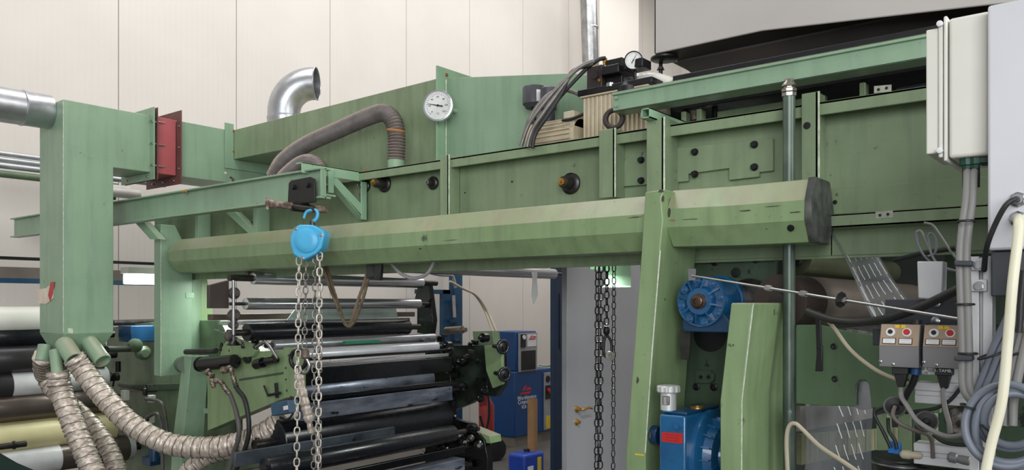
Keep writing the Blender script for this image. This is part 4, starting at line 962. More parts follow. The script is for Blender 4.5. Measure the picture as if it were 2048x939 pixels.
# cluttered shiny ink pump parts
random.seed(3)
cl = MB()
for i in range(26):
    px, py = random.uniform(438, 520), random.uniform(672, 712)
    if py > 700 and px > 470: py -= 14
    p = q(px, py, X=XA + random.uniform(-.03, .02)); ax = random.choice([(1, 0, 0), (0, 1, 0), (0, 0, 1), (.5, .5, .2)])
    MB().lathe(p, ax, [(0, .008), (.006, random.uniform(.01, .02)), (random.uniform(.012, .035), random.uniform(.01, .018)), (.04, .006)], 10).build('ink_fitting', INK if i % 3 else DSTEEL, un)
# horizontal bars between mechanism at left
MB().cyl(q(212, 698, X=2.5), q(272, 697, X=3.0), .022, n=20).build('cross_shaft', DSTEEL, un)
MB().lathe(q(266, 690, X=2.9), (0, -1, 0), [(0, .03), (.015, .05), (.05, .05), (.06, .03)], 20).lathe(q(282, 705, X=3.0), (0, -1, 0), [(0, .05), (.05, .055), (.07, .03)], 20).build('greasy_bearing', DGRIME, un)
MB().cyl(q(225, 645, X=2.9), q(312, 643, X=3.3), .022, n=20).build('dark_shaft', DSTEEL, un)
for x0_, x1_, py in ((240, 350, 776),):
    MB().tube([q(238, 769, X=3.0), q(286, 778, X=3.02)], .012, 12).tube([q(292, 781, X=3.03), q(352, 777, X=3.2)], .013, 12).lathe(q(290, 790, X=2.98), (0, 0, 1), [(0, .012), (.01, .018), (.05, .018), (.055, .012), (.08, .01)], 14).build('linkage_rods', DSTEEL, un)
MB().tube([q(213, 742, X=2.9), q(238, 752, X=2.9)], .007, 8).tube([q(230, 745, X=2.9), q(226, 772, X=2.9)], .007, 8).lathe(q(236, 735, X=2.95), (0, 0, 1), [(-.03, .02), (.05, .02)], 14).build('star_knob', BLACK, un)
MB().cyl(q(361, 728, X=2.95), q(372, 728, X=2.75), .055, n=28).build('side_wheel', DGRIME, un)
# white limit switches with cables
def switch(px, py, lab):
    c = q(px, py, X=2.93)
    t = T('limit_switch', lab, 'switch', c)
    MB().box((c.x - .0, c.y - .022, c.z - .026), (c.x + .04, c.y + .022, c.z + .026)).build('switch_body', WHITE, t, bevel=.003)
    MB().cyl((c.x + .0, c.y - .005, c.z), (c.x - .03, c.y - .012, c.z + .004), .012, n=14).build('cable_gland', DSTEEL, t)
    return c
c1 = switch(298, 797, 'white limit switch on the green press side, upper one with a hose')
c2_ = switch(296, 838, 'white limit switch on the green press side, lower one with a hose')
o = MB().box((c1.x, q(245, 788, X=2.93).y - .03, q(245, 800, X=2.93).z), (c1.x + .04, q(245, 788, X=2.93).y + .03, q(245, 780, X=2.93).z)).build('white_block', WHITE, bevel=.003); tag(o, 'small white block left of the two white limit switches', 'block')
cable('grey_hose', [c1 + Vector((-.03, -.012, .004)), q(318, 802, X=2.84), q(328, 818, X=2.83), q(334, 860, X=2.84), q(346, 910, X=2.84), q(356, 980, X=2.84)], .0125, mat('grey_rubber_hose', (86, 84, 82), .5), 'grey hose from the upper white limit switch', 'hose', 'hoses of the limit switches')
cable('grey_hose', [c2_ + Vector((-.03, -.012, .004)), q(312, 826, X=2.80), q(322, 846, X=2.80), q(324, 890, X=2.8), q(326, 980, X=2.8)], .0125, mat('grey_rubber_hose', (86, 84, 82), .5), 'grey hose from the lower white limit switch', 'hose', 'hoses of the limit switches')
# braided hoses from the black cylinder
BRAID = mat('braided_fitting', (170, 158, 144), .32, .6, rgb2=(90, 80, 70), nscale=60, nfac=.9, bump=.5, bscale=120)
for i, (pts, lab) in enumerate((([(446, 742), (460, 735), (466, 752), (474, 776), (490, 800), (498, 850), (492, 890), (468, 950), (455, 990)], 'dark hose with braided end from the black cylinder, right one'),
                                ([(425, 762), (440, 762), (452, 778), (462, 792), (474, 830), (478, 870), (466, 910), (446, 990)], 'grey hose with braided end from the black cylinder, left one'))):
    P_ = [q(a, b, X=2.62) for a, b in pts]
    t = T('oil_hose', lab, 'hose', P_[-1], 'oil hoses of the black cylinder')
    sp = spline(P_, 8); MB().tube(sp[20:], .0135, 12).build('hose', RUBBER if i == 0 else mat('grey_rubber_hose', (86, 84, 82), .5), t)
    MB().tube(even(sp[:24], .006), lambda k: .0125 + .004*(k % 3 == 0), 12).build('braided_end', BRAID, t)
o = MB()
o.lathe(q(415, 742, X=2.62), (0, -1, -.5), [(0, .02), (.02, .02), (.022, .013), (.05, .013), (.052, .018), (.06, .018)], 12).lathe(q(445, 738, X=2.62), (0, -1, -.2), [(0, .018), (.02, .018), (.05, .012)], 12).lathe(q(424, 758, X=2.62), (0, -.4, -1), [(0, .018), (.03, .018), (.05, .012)], 12)
o.build('elbow_fittings', BRAID, un)
# blue junction box
c = q(561, 815, X=2.66)
jb = T('junction_box', 'small blue junction box above the end of the fat foil hose', 'box', c)
MB().XP(2.66, [(540, 806), (575, 799), (579, 826), (543, 832)], .07).build('box_body', mat('slate_blue_paint', (52, 84, 108), .5, rgb2=(44, 70, 92)), jb, bevel=.006)
MB().XP(2.655, [(566, 812), (574, 810), (575, 818), (567, 820)], .005).build('label_plate', WPR, jb)
cable('black_cable', [q(560, 834, X=2.69), q(575, 838, X=2.69), q(588, 822, X=2.7), q(590, 800, X=2.75), q(580, 792, X=2.8)], .006, RUBBER, 'thin black cable looping around the blue junction box', 'cable')
# valve at bottom
MB().box(tuple(q(510, 900, X=2.72) - Vector((0, .05, .02))), tuple(q(510, 900, X=2.72) + Vector((.12, .08, .05)))).lathe(q(538, 928, X=2.72), (-1, 0, 0), [(-.1, .04), (0, .045), (.01, .03)], 20).lathe(q(516, 884, X=2.72), (0, 0, 1), [(0, .02), (.03, .02)], 8).build('valve_body', INK, un, bevel=.004)
MB().XP(2.80, [(455, 905), (520, 890), (590, 940), (590, 1000), (440, 1000)], .06).build('lower_plate', DGRIME, un, bevel=.003)
o = MB().lathe(q(308, 893, X=2.9), (0, 0, 1), [(-.1, .035), (.0, .035), (.02, .03)], 20).box(tuple(q(300, 932, X=2.9)), tuple(q(300, 932, X=2.9) + Vector((.1, .12, .06)))).build('blue_valve', BLUED, bevel=.004); tag(o, 'small blue valve between the grey hoses near the bottom', 'valve')

# rollers
pr_g = 'press rollers between the two side frames'
def R(pl, pr, Y, rpx, m, label, shaft=.016, sl=.12):
    d = dep(pl[0], Y=Y)
    return rollerY('press_roller', Y, pl, pr, m_(rpx, d), m, label, 'roller', pr_g, shaft=shaft, sm=DSTEEL, sl=sl)
R((505, 556), 843, 4.28, 12.5, CHROME, 'polished steel press roller, topmost of the stack', .02, .16)
R((490, 607), 838, 4.16, 12, CHROME, 'polished steel press roller, second from top before the wall', .010, .1)
R((492, 664), 815, 4.18, 18, RUBROLL, 'black rubber press roller under the two polished ones', .02)
R((545, 690), 868, 4.12, 10, mat('dull_silver_roller', (190, 192, 198), .3, .75), 'dull silver press roller just under the black rubber one', .014, .05)
R((560, 712), 873, 4.0, 12, mat('white_coated_roller', (228, 230, 236), .3, .3), 'bright white press roller in the middle of the stack', .014, .05)
o = MB().YP(4.02, [(692, 682), (760, 679), (762, 684), (800, 682), (690, 688)], .03).build('green_rag', mat('green_cloth', (36, 128, 92), .8, bump=.5)); tag(o, 'torn green rag lying on the dull silver roller', 'rag')
def barY(name, Y, x0, x1, yt, yb, th, m, label, cat='bar', group=None, sh=None):
    a, b = q(x0, yt, Y=Y), q(x0, yb, Y=Y); xe = q(x1, 600, Y=Y).x
    o = MB().box((a.x, Y, b.z), (xe, Y + th, a.z)).build(name, m, bevel=.003); tag(o, label, cat, group); return o
barY('ink_rail', 3.92, 575, 905, 718, 724, .03, INK, 'thin black rail under the bright white roller')
barY('wiper_bar', 3.9, 600, 898, 727, 735, .02, CHROME, 'thin shiny wiper bar under the white roller')
barY('ink_trough', 3.88, 600, 905, 737, 772, .1, INK, 'ink smeared black trough below the shiny wiper bar', 'trough')
R((590, 783), 855, 3.95, 26, INKST, 'ink stained steel roller behind the black trough', .02, .05)
barY('doctor_rail', 3.80, 605, 915, 796, 806, .03, INK, 'black rail between stained roller and pale doctor blade holder')
barY('doctor_rail', 3.76, 605, 920, 812, 819, .05, INK, 'black rail directly over the pale doctor blade holder')
barY('doctor_blade_holder', 3.72, 600, 905, 808, 842, .02, INKST, 'long pale stained doctor blade holder across the press', 'blade holder')
barY('ink_shelf', 3.70, 575, 905, 797, 806, .02, INK, 'glossy black shelf edge above the pale blade holder', 'shelf') 
R((545, 884), 880, 3.95, 46, RUBROLL, 'large black press cylinder below the pale blade holder', .03)
barY('ink_pan_edge', 3.62, 470, 790, 905, 934, .02, mat('stained_blue_grey_steel', (84, 92, 100), .35, .4, rgb2=(48, 56, 64), nscale=6, scratch=(30, 36, 44), sfac=.6), 'blue grey stained pan edge near the bottom', 'pan')
R((530, 936), 905, 3.5, 22, RUBROLL, 'black roller at the bottom of the press', .016)
barY('bottom_rail', 3.4, 560, 930, 968, 985, .03, INK, 'black rail lowest in the press')
barY('bottom_trough', 3.36, 600, 930, 990, 1060, .1, INKST, 'stained trough at the very bottom of the press', 'trough')
# foil strip hanging in the press
sp = even(spline([qd(594, 735, 4.15), qd(606, 790, 4.15), qd(618, 840, 4.15), qd(622, 868, 4.15)], 8), .008); random.seed(4)
o = MB().tube(sp, lambda i: max(.004, (.024 if i > 3 else .014)*(1 + random.uniform(-.12, .12))*(1 if i < len(sp) - 8 else .6)), 14).build('foil_tube', FOIL); tag(o, 'narrow foil wrapped tube hanging beside the load hook', 'tube')
o = MB().torus(qd(597, 718, 4.3), (-1, -.3, 0), .05, .012, 28, 10).build('wheel_ring', BLACK); tag(o, 'black ring wheel at the arm end behind the load hook', 'wheel')
# clear plastic sheet behind the rollers
o = MB().YP(4.6, [(600, 605), (790, 605), (800, 655), (562, 655)], .003).build('plastic_sheet', mat('milky_film', (196, 214, 206), .25, rgb2=(180, 198, 190), alpha=.75)); tag(o, 'milky green film sheet slanting behind the steel rollers', 'film')
o = MB().cyl(q(492, 548, Y=4.5), q(840, 560, Y=4.5), .02, n=20).build('tan_bar', DROLL); tag(o, 'tan cross bar just above the topmost steel roller', 'bar')
o = MB().box(tuple(q(425, 640, Y=4.7)), tuple(Vector((q(830, 640, Y=4.7).x, 4.76, q(425, 628, Y=4.7).z)))).build('brown_crossbar', mat('brown_paint', (92, 80, 70), .5), bevel=.003); tag(o, 'brown cross bar behind the rollers at left', 'bar')
o = MB().box(tuple(q(440, 650, Y=4.5)), tuple(Vector((q(820, 640, Y=4.5).x, 4.53, q(440, 642, Y=4.5).z)))).build('steel_strip', STEEL, bevel=.002); tag(o, 'bright steel strip just above the black rubber roller', 'strip')

# far frame of the press
FGRIME = mat('inky_green_frame', (42, 54, 46), .32, rgb2=(10, 12, 13), nscale=5, nfac=.9, scratch=(86, 106, 84), sfac=.64, bump=.2)
XFR = 4.32
ff = T('far_printing_unit_frame', 'ink blackened far side frame of the press with clamps', 'press frame', (XFR + .1, 3.9, 0))
MB().XP(XFR + .12, [(834, 590), (858, 575), (866, 640), (862, 670), (834, 665)], .05).build('upper_upright', FGRIME, ff, bevel=.003)
MB().XP(XFR + .05, [(836, 570), (858, 562), (861, 596), (848, 615), (826, 610)], .04).build('black_plate', BLACK, ff, bevel=.003)
MB().XP(XFR + .1, [(850, 690), (985, 690), (1003, 700), (1005, 770), (990, 792), (962, 790), (940, 806), (900, 822), (850, 830)], .06).build('frame_plate', FGRIME, ff, bevel=.003)
MB().XP(XFR + .06, [(968, 690), (1003, 690), (1004, 768), (985, 776), (972, 740)], .03).build('worn_end_plate', OLIVE, ff, bevel=.003)
MB().XP(XFR + .2, [(945, 662), (985, 661), (988, 690), (948, 692)], .08).build('green_block', GREEN, ff, bevel=.003)
MB().XP(XFR + .0, [(850, 800), (905, 838), (940, 846), (968, 880), (975, 915), (975, 1000), (850, 1000)], .06).build('lower_frame', INK, ff, bevel=.003)
MB().XP(XFR + .05, [(846, 735), (860, 690), (880, 700), (900, 740), (905, 830), (850, 835)], .05).build('clamp_arm', INK, ff, bevel=.004)
MB().XP(XFR + .02, [(940, 856), (980, 872), (982, 886), (958, 884), (930, 868)], .12).build('pale_bracket', OLIVE, ff, bevel=.003)
MB().YP(4.05, [(846, 678), (858, 673), (885, 694), (882, 700), (872, 700)], .02).build('steel_clamp_lever', STEEL, ff, bevel=.002)
random.seed(11)
k = MB()
for i in range(46):
    px, py = random.uniform(842, 975), random.uniform(672, 800)
    if px < 860 and py > 720: continue
    p = q(px, py, X=XFR + random.uniform(-.02, .09)); r = random.uniform(.012, .034)
    ax = random.choice([(-1, 0, 0), (0, -1, 0), (-.6, -.6, .1), (0, 0, 1)])
    k = MB()
    if i % 3: k.lathe(p, ax, [(0, r*.7), (r*.3, r), (r*1.6, r), (r*1.8, r*.5), (r*2.6, r*.4)], 12)
    else: k.poly([p, p + Vector((0, .05, 0))*1, p + Vector((0, .05, r*1.4)), p + Vector((0, 0, r*1.2))], (r, -.0, 0))
    k.build('ink_fitting', INK if i % 4 else DSTEEL, ff)
k = MB()
for i in range(34):
    px, py = random.uniform(830, 960), random.uniform(845, 930)
    p = q(px, py, X=XFR + random.uniform(-.1, .06)); r = random.uniform(.012, .04)
    ax = random.choice([(-1, 0, 0), (0, -1, 0), (-.6, -.6, .1)])
    MB().lathe(p, ax, [(0, r*.7), (r*.3, r), (r*1.6, r), (r*1.8, r*.5), (r*2.6, r*.4)], 12).build('lower_fitting', INK if i % 4 else DSTEEL, ff)
for px, py, lb in ((1006, 693, 'round chrome handwheel at the far end of the press, upper one'), (1009, 748, 'round chrome handwheel at the far end of the press, lower one')):
    c = q(px, py, X=XFR - .02); t = T('handwheel', lb, 'handwheel', c, 'handwheels on the far frame')
    ax = Vector((-.35, -.93, 0)).normalized()
    MB().torus(c, ax, .042, .011, 28, 10).build('rim', mat('dark_chrome', (70, 72, 76), .22, .8), t)
    MB().lathe(c - ax*.03, ax, [(-.1, .014), (0, .02), (.02, .034), (.03, .03), (.036, .012), (.045, .012)], 24).build('hub', BLACK, t)
    for a in range(4):
        up_ = Vector((0, 0, 1)); sd = ax.cross(up_)
        dd = up_*math.cos(a*PI/2 + .5) + sd*math.sin(a*PI/2 + .5); MB().cyl(c - ax*.008 + dd*.012, c + dd*.042, .005, n=8).build('spoke', BLACK, t)
o = MB().cyl(q(892, 661, X=4.6), q(925, 659, X=4.6), .03, n=20).cyl(q(925, 659, X=4.6), q(932, 659, X=4.6), .018, n=14).build('tan_cylinder', DROLL); tag(o, 'tan metal cylinder lying on top of the far press frame', 'cylinder')
# long roller/tube under the beam
rollerY('web_roller', 3.55, (772, 531), 1108, m_(13, dep(772, Y=3.55)), CHROME, 'long silver guide roller right under the green guard beam', 'roller', None, shaft=.012)
# hanging worn hoses
for i, pts in enumerate(([(645, 520), (655, 560), (674, 610), (690, 645), (700, 652), (712, 635), (728, 590), (738, 545), (742, 518)], [(650, 522), (664, 570), (680, 618), (692, 650), (703, 640), (716, 600), (730, 560), (739, 520)])):
    P_ = [q(a, b, X=2.86 + i*.03) for a, b in pts]
    o = MB().tube(even(spline(P_, 8), .01), lambda k: .0085 + .0012*(k % 3 == 0), 10).build('worn_hose', ROPE if i == 0 else mat('worn_brown_hose', (130, 112, 92), .5)); tag(o, ('worn dark hose loop hanging under the beam right of the chains', 'worn tan hose loop doubled behind the dark one')[i], 'hose', 'worn hose loops under the beam')
o = MB().cyl(q(645, 515, X=2.86), q(645, 528, X=2.86), .013).build('hose_clip', STEEL); tag(o, 'small steel clip holding the worn hose loops', 'clip')
cable('cable_loop', [q(778, 520, X=2.86), q(800, 545, X=2.86), q(828, 556, X=2.86), q(856, 545, X=2.86), q(872, 512, X=2.86)], .009, mat('light_grey_cable', (156, 156, 156), .45), 'pale grey cable loop hanging under the guard beam', 'cable')
o = MB().XP(2.84, [(732, 520), (748, 520), (748, 552), (732, 556)], .04).XP(2.84, [(745, 520), (762, 520), (760, 560), (748, 560)], .02).build('cable_clamp', FGRIME, bevel=.002); tag(o, 'grimy clamp block under the guard beam holding cables', 'clamp')

o = MB().box(tuple(q(262, 684, Y=5.9)), tuple(q(308, 650, Y=5.9) + Vector((.05, .2, 0)))).build('blue_housing', BLUED, bevel=.006); tag(o, 'blue housing behind the left end post, above the green press side', 'housing')
o = MB().XP(2.95, [(178, 812), (196, 818), (206, 850), (184, 836)], .12).build('orange_clamp', mat('faded_orange', (196, 116, 56), .5), bevel=.004); tag(o, 'faded orange clamp showing between the foil hoses', 'clamp')
o = MB().XP(2.9, [(196, 838), (208, 842), (214, 892), (200, 882)], .1).build('dark_red_block', DRED, bevel=.004); tag(o, 'dark red block below the orange clamp between the foil hoses', 'block')
# ================================================================== BACKGROUND BETWEEN THE POSTS
CY = 6.2
def c_x(px, Y=CY): return q(px, 700, Y=Y).x
cxa, cxb = c_x(1029), c_x(1105)
cd = dep(1029, Y=CY)
comp = T('air_compressor', 'blue two-tier air compressor cabinet behind the press, with grey control panel', 'air compressor', Vector(((cxa + cxb)/2, CY + .2, 0)))
zt1, zt2, z0_ = q(1029, 743, Y=CY).z, q(1034, 663, Y=CY).z, q(1029, 875, Y=CY).z
MB().box((cxa, CY, z0_), (cxb, CY + .42, zt1)).build('lower_cabinet', CBLUE, comp, bevel=.012)
MB().box((cxa + .04, CY + .01, zt1), (c_x(1074), CY + .38, zt2)).build('upper_cabinet', CBLUE, comp, bevel=.012)
MB().box((cxa + .02, CY + .02, 0), (cxb - .02, CY + .4, z0_)).build('plinth', mat('grey_plinth', (120, 116, 108), .7), comp)
def py_z(py, Y=CY, px=1060): return q(px, py, Y=Y).z
MB().box((c_x(1087), CY - .02, py_z(865)), (c_x(1103), CY, py_z(748))).build('control_strip', mat('grey_control_strip', (150, 150, 152), .5), comp, bevel=.003)
MB().box((c_x(1037), CY - .012, py_z(741)), (c_x(1073), CY + .008, py_z(665))).build('upper_panel', mat('grey_control_strip', (150, 150, 152)), comp, bevel=.003)
MB().box((c_x(1041), CY - .02, py_z(738)), (c_x(1069), CY - .012, py_z(700))).build('dark_grille', BLACK, comp)
MB().box((c_x(1040), CY - .022, py_z(693)), (c_x(1049), CY - .012, py_z(667))).build('display', BLACK, comp)
MB().lathe((c_x(1045), CY - .022, py_z(673)), (0, -1, 0), [(0, .028), (.01, .028)], 16).build('dial', WPR, comp)
MB().box((c_x(1053), CY - .016, py_z(692)), (c_x(1071), CY - .012, py_z(668))).build('name_plate', WPR, comp)
def logo(x0, x1, py0, py1, Y, par):
    z0, z1 = py_z(py1), py_z(py0); w_ = x1 - x0; k = MB()
    k.poly([(x0, Y, z0), (x0 + w_*.8, Y, z0), (x0 + w_*.9, Y, z0 + (z1 - z0)*.25), (x0 + w_*.1, Y, z0 + (z1 - z0)*.25)], (0, -.002, 0))
    k.poly([(x0 + w_*.15, Y, z0 + (z1-z0)*.45), (x0 + w_*.4, Y, z1), (x0 + w_*.55, Y, z1), (x0 + w_*.35, Y, z0 + (z1-z0)*.45)], (0, -.002, 0))
    k.poly([(x0 + w_*.45, Y, z0 + (z1-z0)*.45), (x0 + w_*.62, Y, z0 + (z1-z0)*.8), (x0 + w_*.8, Y, z0 + (z1-z0)*.8), (x0 + w_, Y, z0 + (z1-z0)*.45)], (0, -.002, 0))
    k.build('red_emblem', RPR, par)
logo(c_x(1055), c_x(1071), 670, 678, CY - .017, comp); logo(c_x(1040), c_x(1064), 770, 786, CY - .0005, comp)
texts('lettering', [('Worthington', (c_x(1054), CY - .001, py_z(793)), .075), ('Creyssensac', (c_x(1054), CY - .001, py_z(801)), .075), ('RLR', (c_x(1048), CY - .001, py_z(811)), .06)], RY, UP, WPR, comp)
MB().lathe((c_x(1093), CY - .02, py_z(761)), (0, -1, 0), [(0, .045), (.006, .045), (.007, .034), (.004, .034)], 24).build('round_gauge_rim', BLK, comp)
MB().box((c_x(1088), CY - .026, py_z(802)), (c_x(1102), CY - .02, py_z(774))).build('button_plate', BLK, comp)
MB().lathe((c_x(1094), CY - .026, py_z(785)), (0, -1, 0), [(0, .03), (.03, .03)], 20).build('emergency_stop', RPR, comp)
MB().box((c_x(1090), CY - .024, py_z(862)), (c_x(1101), CY - .02, py_z(837))).build('warning_label', YPR, comp)
cable('air_hose', [q(900, 562, Y=6.9), q(925, 576, Y=6.9), q(952, 590, Y=6.85), q(975, 622, Y=6.8), q(992, 660, Y=6.6), q(1000, 672, Y=6.5)], .016, TCABLE, 'beige air hose dropping behind the blue compressor', 'hose')
cable('air_hose', [q(920, 574, Y=6.9), q(948, 588, Y=6.9), q(968, 618, Y=6.85), q(985, 662, Y=6.6)], .012, TCABLE, 'thin beige line just left of the beige air hose', 'hose')
cable('wall_cable', [q(1078, 729, Y=6.2), q(1095, 731, Y=6.1), q(1115, 727, Y=5.9), q(1130, 720, Y=5.9)], .012, MINT, 'pale green cable from the compressor to the grey door', 'cable')
# blue portal on the wall
pb = T('blue_portal', 'blue steel post with side frame in front of the back wall', 'frame', q(915, 700, Y=7.1))
x0, x1 = q(909, 600, Y=7.1).x, q(925, 600, Y=7.1).x
MB().box((x0, 7.1, 0), (x1, 7.2, 2.9)).build('post', PBLUE, pb, bevel=.003)
MB().box((q(838, 600, Y=7.1).x, 7.12, q(850, 587, Y=7.1).z), (q(903, 600, Y=7.1).x, 7.18, q(850, 578, Y=7.1).z)).build('cross_rail', PBLUE, pb, bevel=.003)
MB().box((q(888, 600, Y=7.1).x, 7.12, 0), (q(903, 600, Y=7.1).x, 7.18, q(850, 578, Y=7.1).z)).build('inner_post', PBLUE, pb, bevel=.003)
for py in (600, 638): MB().box((q(900, 600, Y=7.08).x, 7.02, q(905, py + 6, Y=7.08).z), (q(916, 600, Y=7.08).x, 7.1, q(905, py, Y=7.08).z)).build('pipe_clamp', PBLUE, pb)
cable('wall_tube', [q(860, 545, Y=7.0), q(880, 549, Y=7.0), q(903, 551, Y=7.0), q(908, 560, Y=7.0), q(911, 575, Y=7.0)], .02, GALV, 'thin galvanised tube running to the top of the blue post', 'pipe')
o = MB().cyl(q(907, 590, Y=7.0), q(909, 634, Y=7.0), .022).build('grey_tube', GALV); tag(o, 'vertical grey tube clamped to the blue post', 'pipe')
# dark blue column beside the door
bx0, bx1 = q(1108, 600, Y=5.0).x, q(1134, 600, Y=5.0).x
o = MB().box((bx0, 5.0, 0), (bx1 + .1, 5.05, 3.2)).box((bx0 + .1, 4.99, 1.3), (bx0 + .13, 5.0, 1.9)).build('blue_column', mat('dark_blue_paint', (22, 48, 78), .5), bevel=.003); tag(o, 'dark blue steel column just left of the grey door', 'column')
# cardboard core
cc = q(1065, 797, Y=4.9)
o = MB(); o.tube([Vector((cc.x, 4.9, 0)), Vector((cc.x, 4.9, cc.z))], m_(10, dep(1065, Y=4.9)), 32, cap=False); o.tube([Vector((cc.x, 4.9, cc.z)), Vector((cc.x, 4.9, 0))], m_(8, dep(1065, Y=4.9)), 32, cap=False)
tag(o.build('cardboard_tube', CARD), 'upright brown cardboard tube before the blue compressor', 'tube')
# blue canister
jc = q(1070, 905, Y=4.8); w_ = m_(33, dep(1070, Y=4.8))
jr = T('plastic_canister', 'blue plastic canister on the floor by the cardboard tube', 'canister', Vector((jc.x, 4.9, 0)))
MB().box((jc.x - w_, 4.8, 0), (jc.x + w_, 5.02, jc.z)).build('canister_body', mat('blue_plastic', (24, 66, 170), .35), jr, bevel=.03, seg=3)
MB().box((jc.x + .04, 4.796, .04), (jc.x + .10, 4.801, jc.z - .05)).build('yellow_label', YPR, jr)
MB().box((jc.x - .12, 4.796, .03), (jc.x - .03, 4.801, jc.z - .12)).build('white_label', WPR, jr)
MB().lathe((jc.x + .02, 4.92, jc.z - .005), (0, 0, 1), [(0, .03), (.03, .03)], 16).build('screw_cap', BLK, jr)
# extinguisher trolley, marker post
ex = T('fire_extinguisher', 'red wheeled fire extinguisher behind the far press frame', 'fire extinguisher', Vector((q(975, 700, Y=6.0).x, 6.0, 0)))
a = q(973, 790, Y=6.0)
MB().lathe(Vector((a.x, 6.0, .15)), (0, 0, 1), [(0, .05), (.02, .09), (a.z - .27, .09), (a.z - .19, .05), (a.z - .15, .025)], 28).build('cylinder_body', mat('dull_signal_red', (132, 26, 28), .4), ex)
wq = q(990, 868, Y=5.85); wq.z = .13
MB().lathe(wq, (-.3, -.9, 0), [(-.04, .08), (-.035, .13), (.035, .13), (.04, .08), (.045, .03)], 28).build('wheel', RUBBER, ex)
MB().box((a.x - .15, 5.9, 0), (a.x + .15, 6.1, .14)).build('trolley_base', BLACK, ex)
MB().tube(spline([q(968, 780, Y=5.1), q(976, 790, Y=5.05), q(978, 830, Y=5.05), q(970, 860, Y=5.1), q(960, 830, Y=5.1)], 6), .012, 8).build('discharge_hose', RUBBER, ex)
MB().box(tuple(q(962, 812, Y=5.05)), tuple(q(962, 812, Y=5.05) + Vector((.09, .03, .17)))).build('red_box', mat('dull_signal_red', (132, 26, 28), .4), ex, bevel=.004)
mk = T('marker_post', 'slanting red and white striped marker post behind the far press frame', 'post', q(908, 840, Y=5.0))
a, b = q(914, 792, Y=5.0), q(906, 838, Y=5.0); dd = (b - a)
b2 = a + dd*(a.z/(a.z - b.z))
MB().cyl(a, b2, .022, n=16).build('post_tube', WPR, mk)
for t0, t1 in ((.35, .75), (1.15, 1.5), (2.0, 2.4)): MB().cyl(a + dd*t0, a + dd*t1, .0228, n=16).build('red_band', RPR, mk)
# hanging sticker strip
o = MB().YP(3.5, [(1063, 543), (1075, 543), (1074, 560), (1076, 590), (1068, 609), (1064, 590), (1066, 560)], .004).build('hanging_tag', WPR); tag(o, 'white ragged strip dangling from the long silver guide roller', 'tag')
# right wall pipe
p0_, p1_ = q(1176, -20, Y=6.9), q(1182, 118, Y=6.9)
vp = T('vertical_pipe', 'shiny vertical metal pipe on the wall above the hydraulic unit', 'pipe', p1_)
MB().cyl(p0_, p1_ - Vector((0, 0, .3)), .13, n=28).build('pipe_body', STEEL, vp)
m2 = p0_.lerp(p1_, .55); MB().lathe(m2, (0, 0, 1), [(-.02, .132), (-.01, .138), (.01, .138), (.02, .132)], 28).build('joint_ring', STEEL, vp)

# ================================================================== BLUE MOTOR ON THE PLATE
XM = 2.76
mc = q(1398, 602, X=XM); d_ = dep(1398, X=XM); R_ = m_(51, d_)
bm_ = T('blue_gear_motor', 'round blue flanged gear motor with radial ribs, between the two leaning posts', 'motor', mc)
ax = Vector((1, 0, 0))
MB().lathe(mc, ax, [(.0, R_*.42), (.0, R_*.52), (.02, R_*.62), (.026, R_*.9), (.012, R_*.93), (.012, R_), (.04, R_*1.02), (.045, R_*.97), (.165, R_*1.0), (.17, R_*1.06), (.19, R_*1.06), (.28, R_*.9)], 48).build('gear_housing', BLUE, bm_)
for i in range(8):
    a = 2*PI*i/8 + .2; dv = Vector((0, math.cos(a), math.sin(a))); tn = Vector((0, -math.sin(a), math.cos(a)))
    MB().poly([mc + dv*R_*.5 - tn*.003 + ax*-.008, mc + dv*R_*.93 - tn*.003 + ax*.008, mc + dv*R_*.93 - tn*.003 + ax*.026, mc + dv*R_*.5 - tn*.003 + ax*.026], tn*.006).build('rib', BLUE, bm_)
    a += PI/8; dv = Vector((0, math.cos(a), math.sin(a)))
    MB().lathe(mc + dv*R_*.84 + ax*.024, -ax, [(-.004, .0155), (.012, .0155)], 16).hexb(mc + dv*R_*.84 + ax*.012, -ax, .009, .012).build('flange_bolt', BLUE, bm_)
MB().lathe(mc + ax*.004, -ax, [(0, R_*.4), (.001, R_*.4), (-.012, R_*.36)], 28).build('shaft_seal', BLACK, bm_)
MB().lathe(mc + ax*.01, -ax, [(0, R_*.30), (.02, R_*.30), (.021, R_*.24), (.034, R_*.24), (.036, R_*.2), (.036, R_*.12), (.03, R_*.1), (.03, R_*.04)], 28).build('shaft', mat('greasy_bronze', (104, 86, 70), .3, .7, rgb2=(60, 50, 42), nscale=30), bm_)
zb_1, zb_2 = q(1398, 640, X=XM).z, q(1398, 664, X=XM).z
yA, yB = q(1357, 640, X=XM).y, q(1452, 640, X=XM).y
MB().poly([(XM + .03, yA, zb_1), (XM + .03, yA, zb_2 + .012), (XM + .03, yA - .01, zb_2), (XM + .03, yB, zb_2), (XM + .03, yB, zb_1), (XM + .03, yB + .03, zb_1 + .03), (XM + .03, yA - .02, zb_1 + .02)], (.2, 0, 0)).build('motor_foot', BLUED, bm_, bevel=.004)
o = MB().lathe(q(1500, 600, X=SPX - .02), (-1, 0, 0), [(0, .085), (.01, .085), (.03, .06), (.034, .04)], 36).build('motor_flange', DSTEEL, bm_)
o = MB().XP(2.82, [(1359, 662), (1381, 662), (1378, 720), (1361, 718)], .004)
for i in range(4):
    for px in (1366, 1374): o.lathe(q(px, 676 + i*11, X=2.82), (-1, 0, 0), [(0, .004), (.0006, .004)], 8)
tag(o.build('perforated_strip', DSTEEL), 'perforated steel strip hanging under the blue gear motor', 'strip')
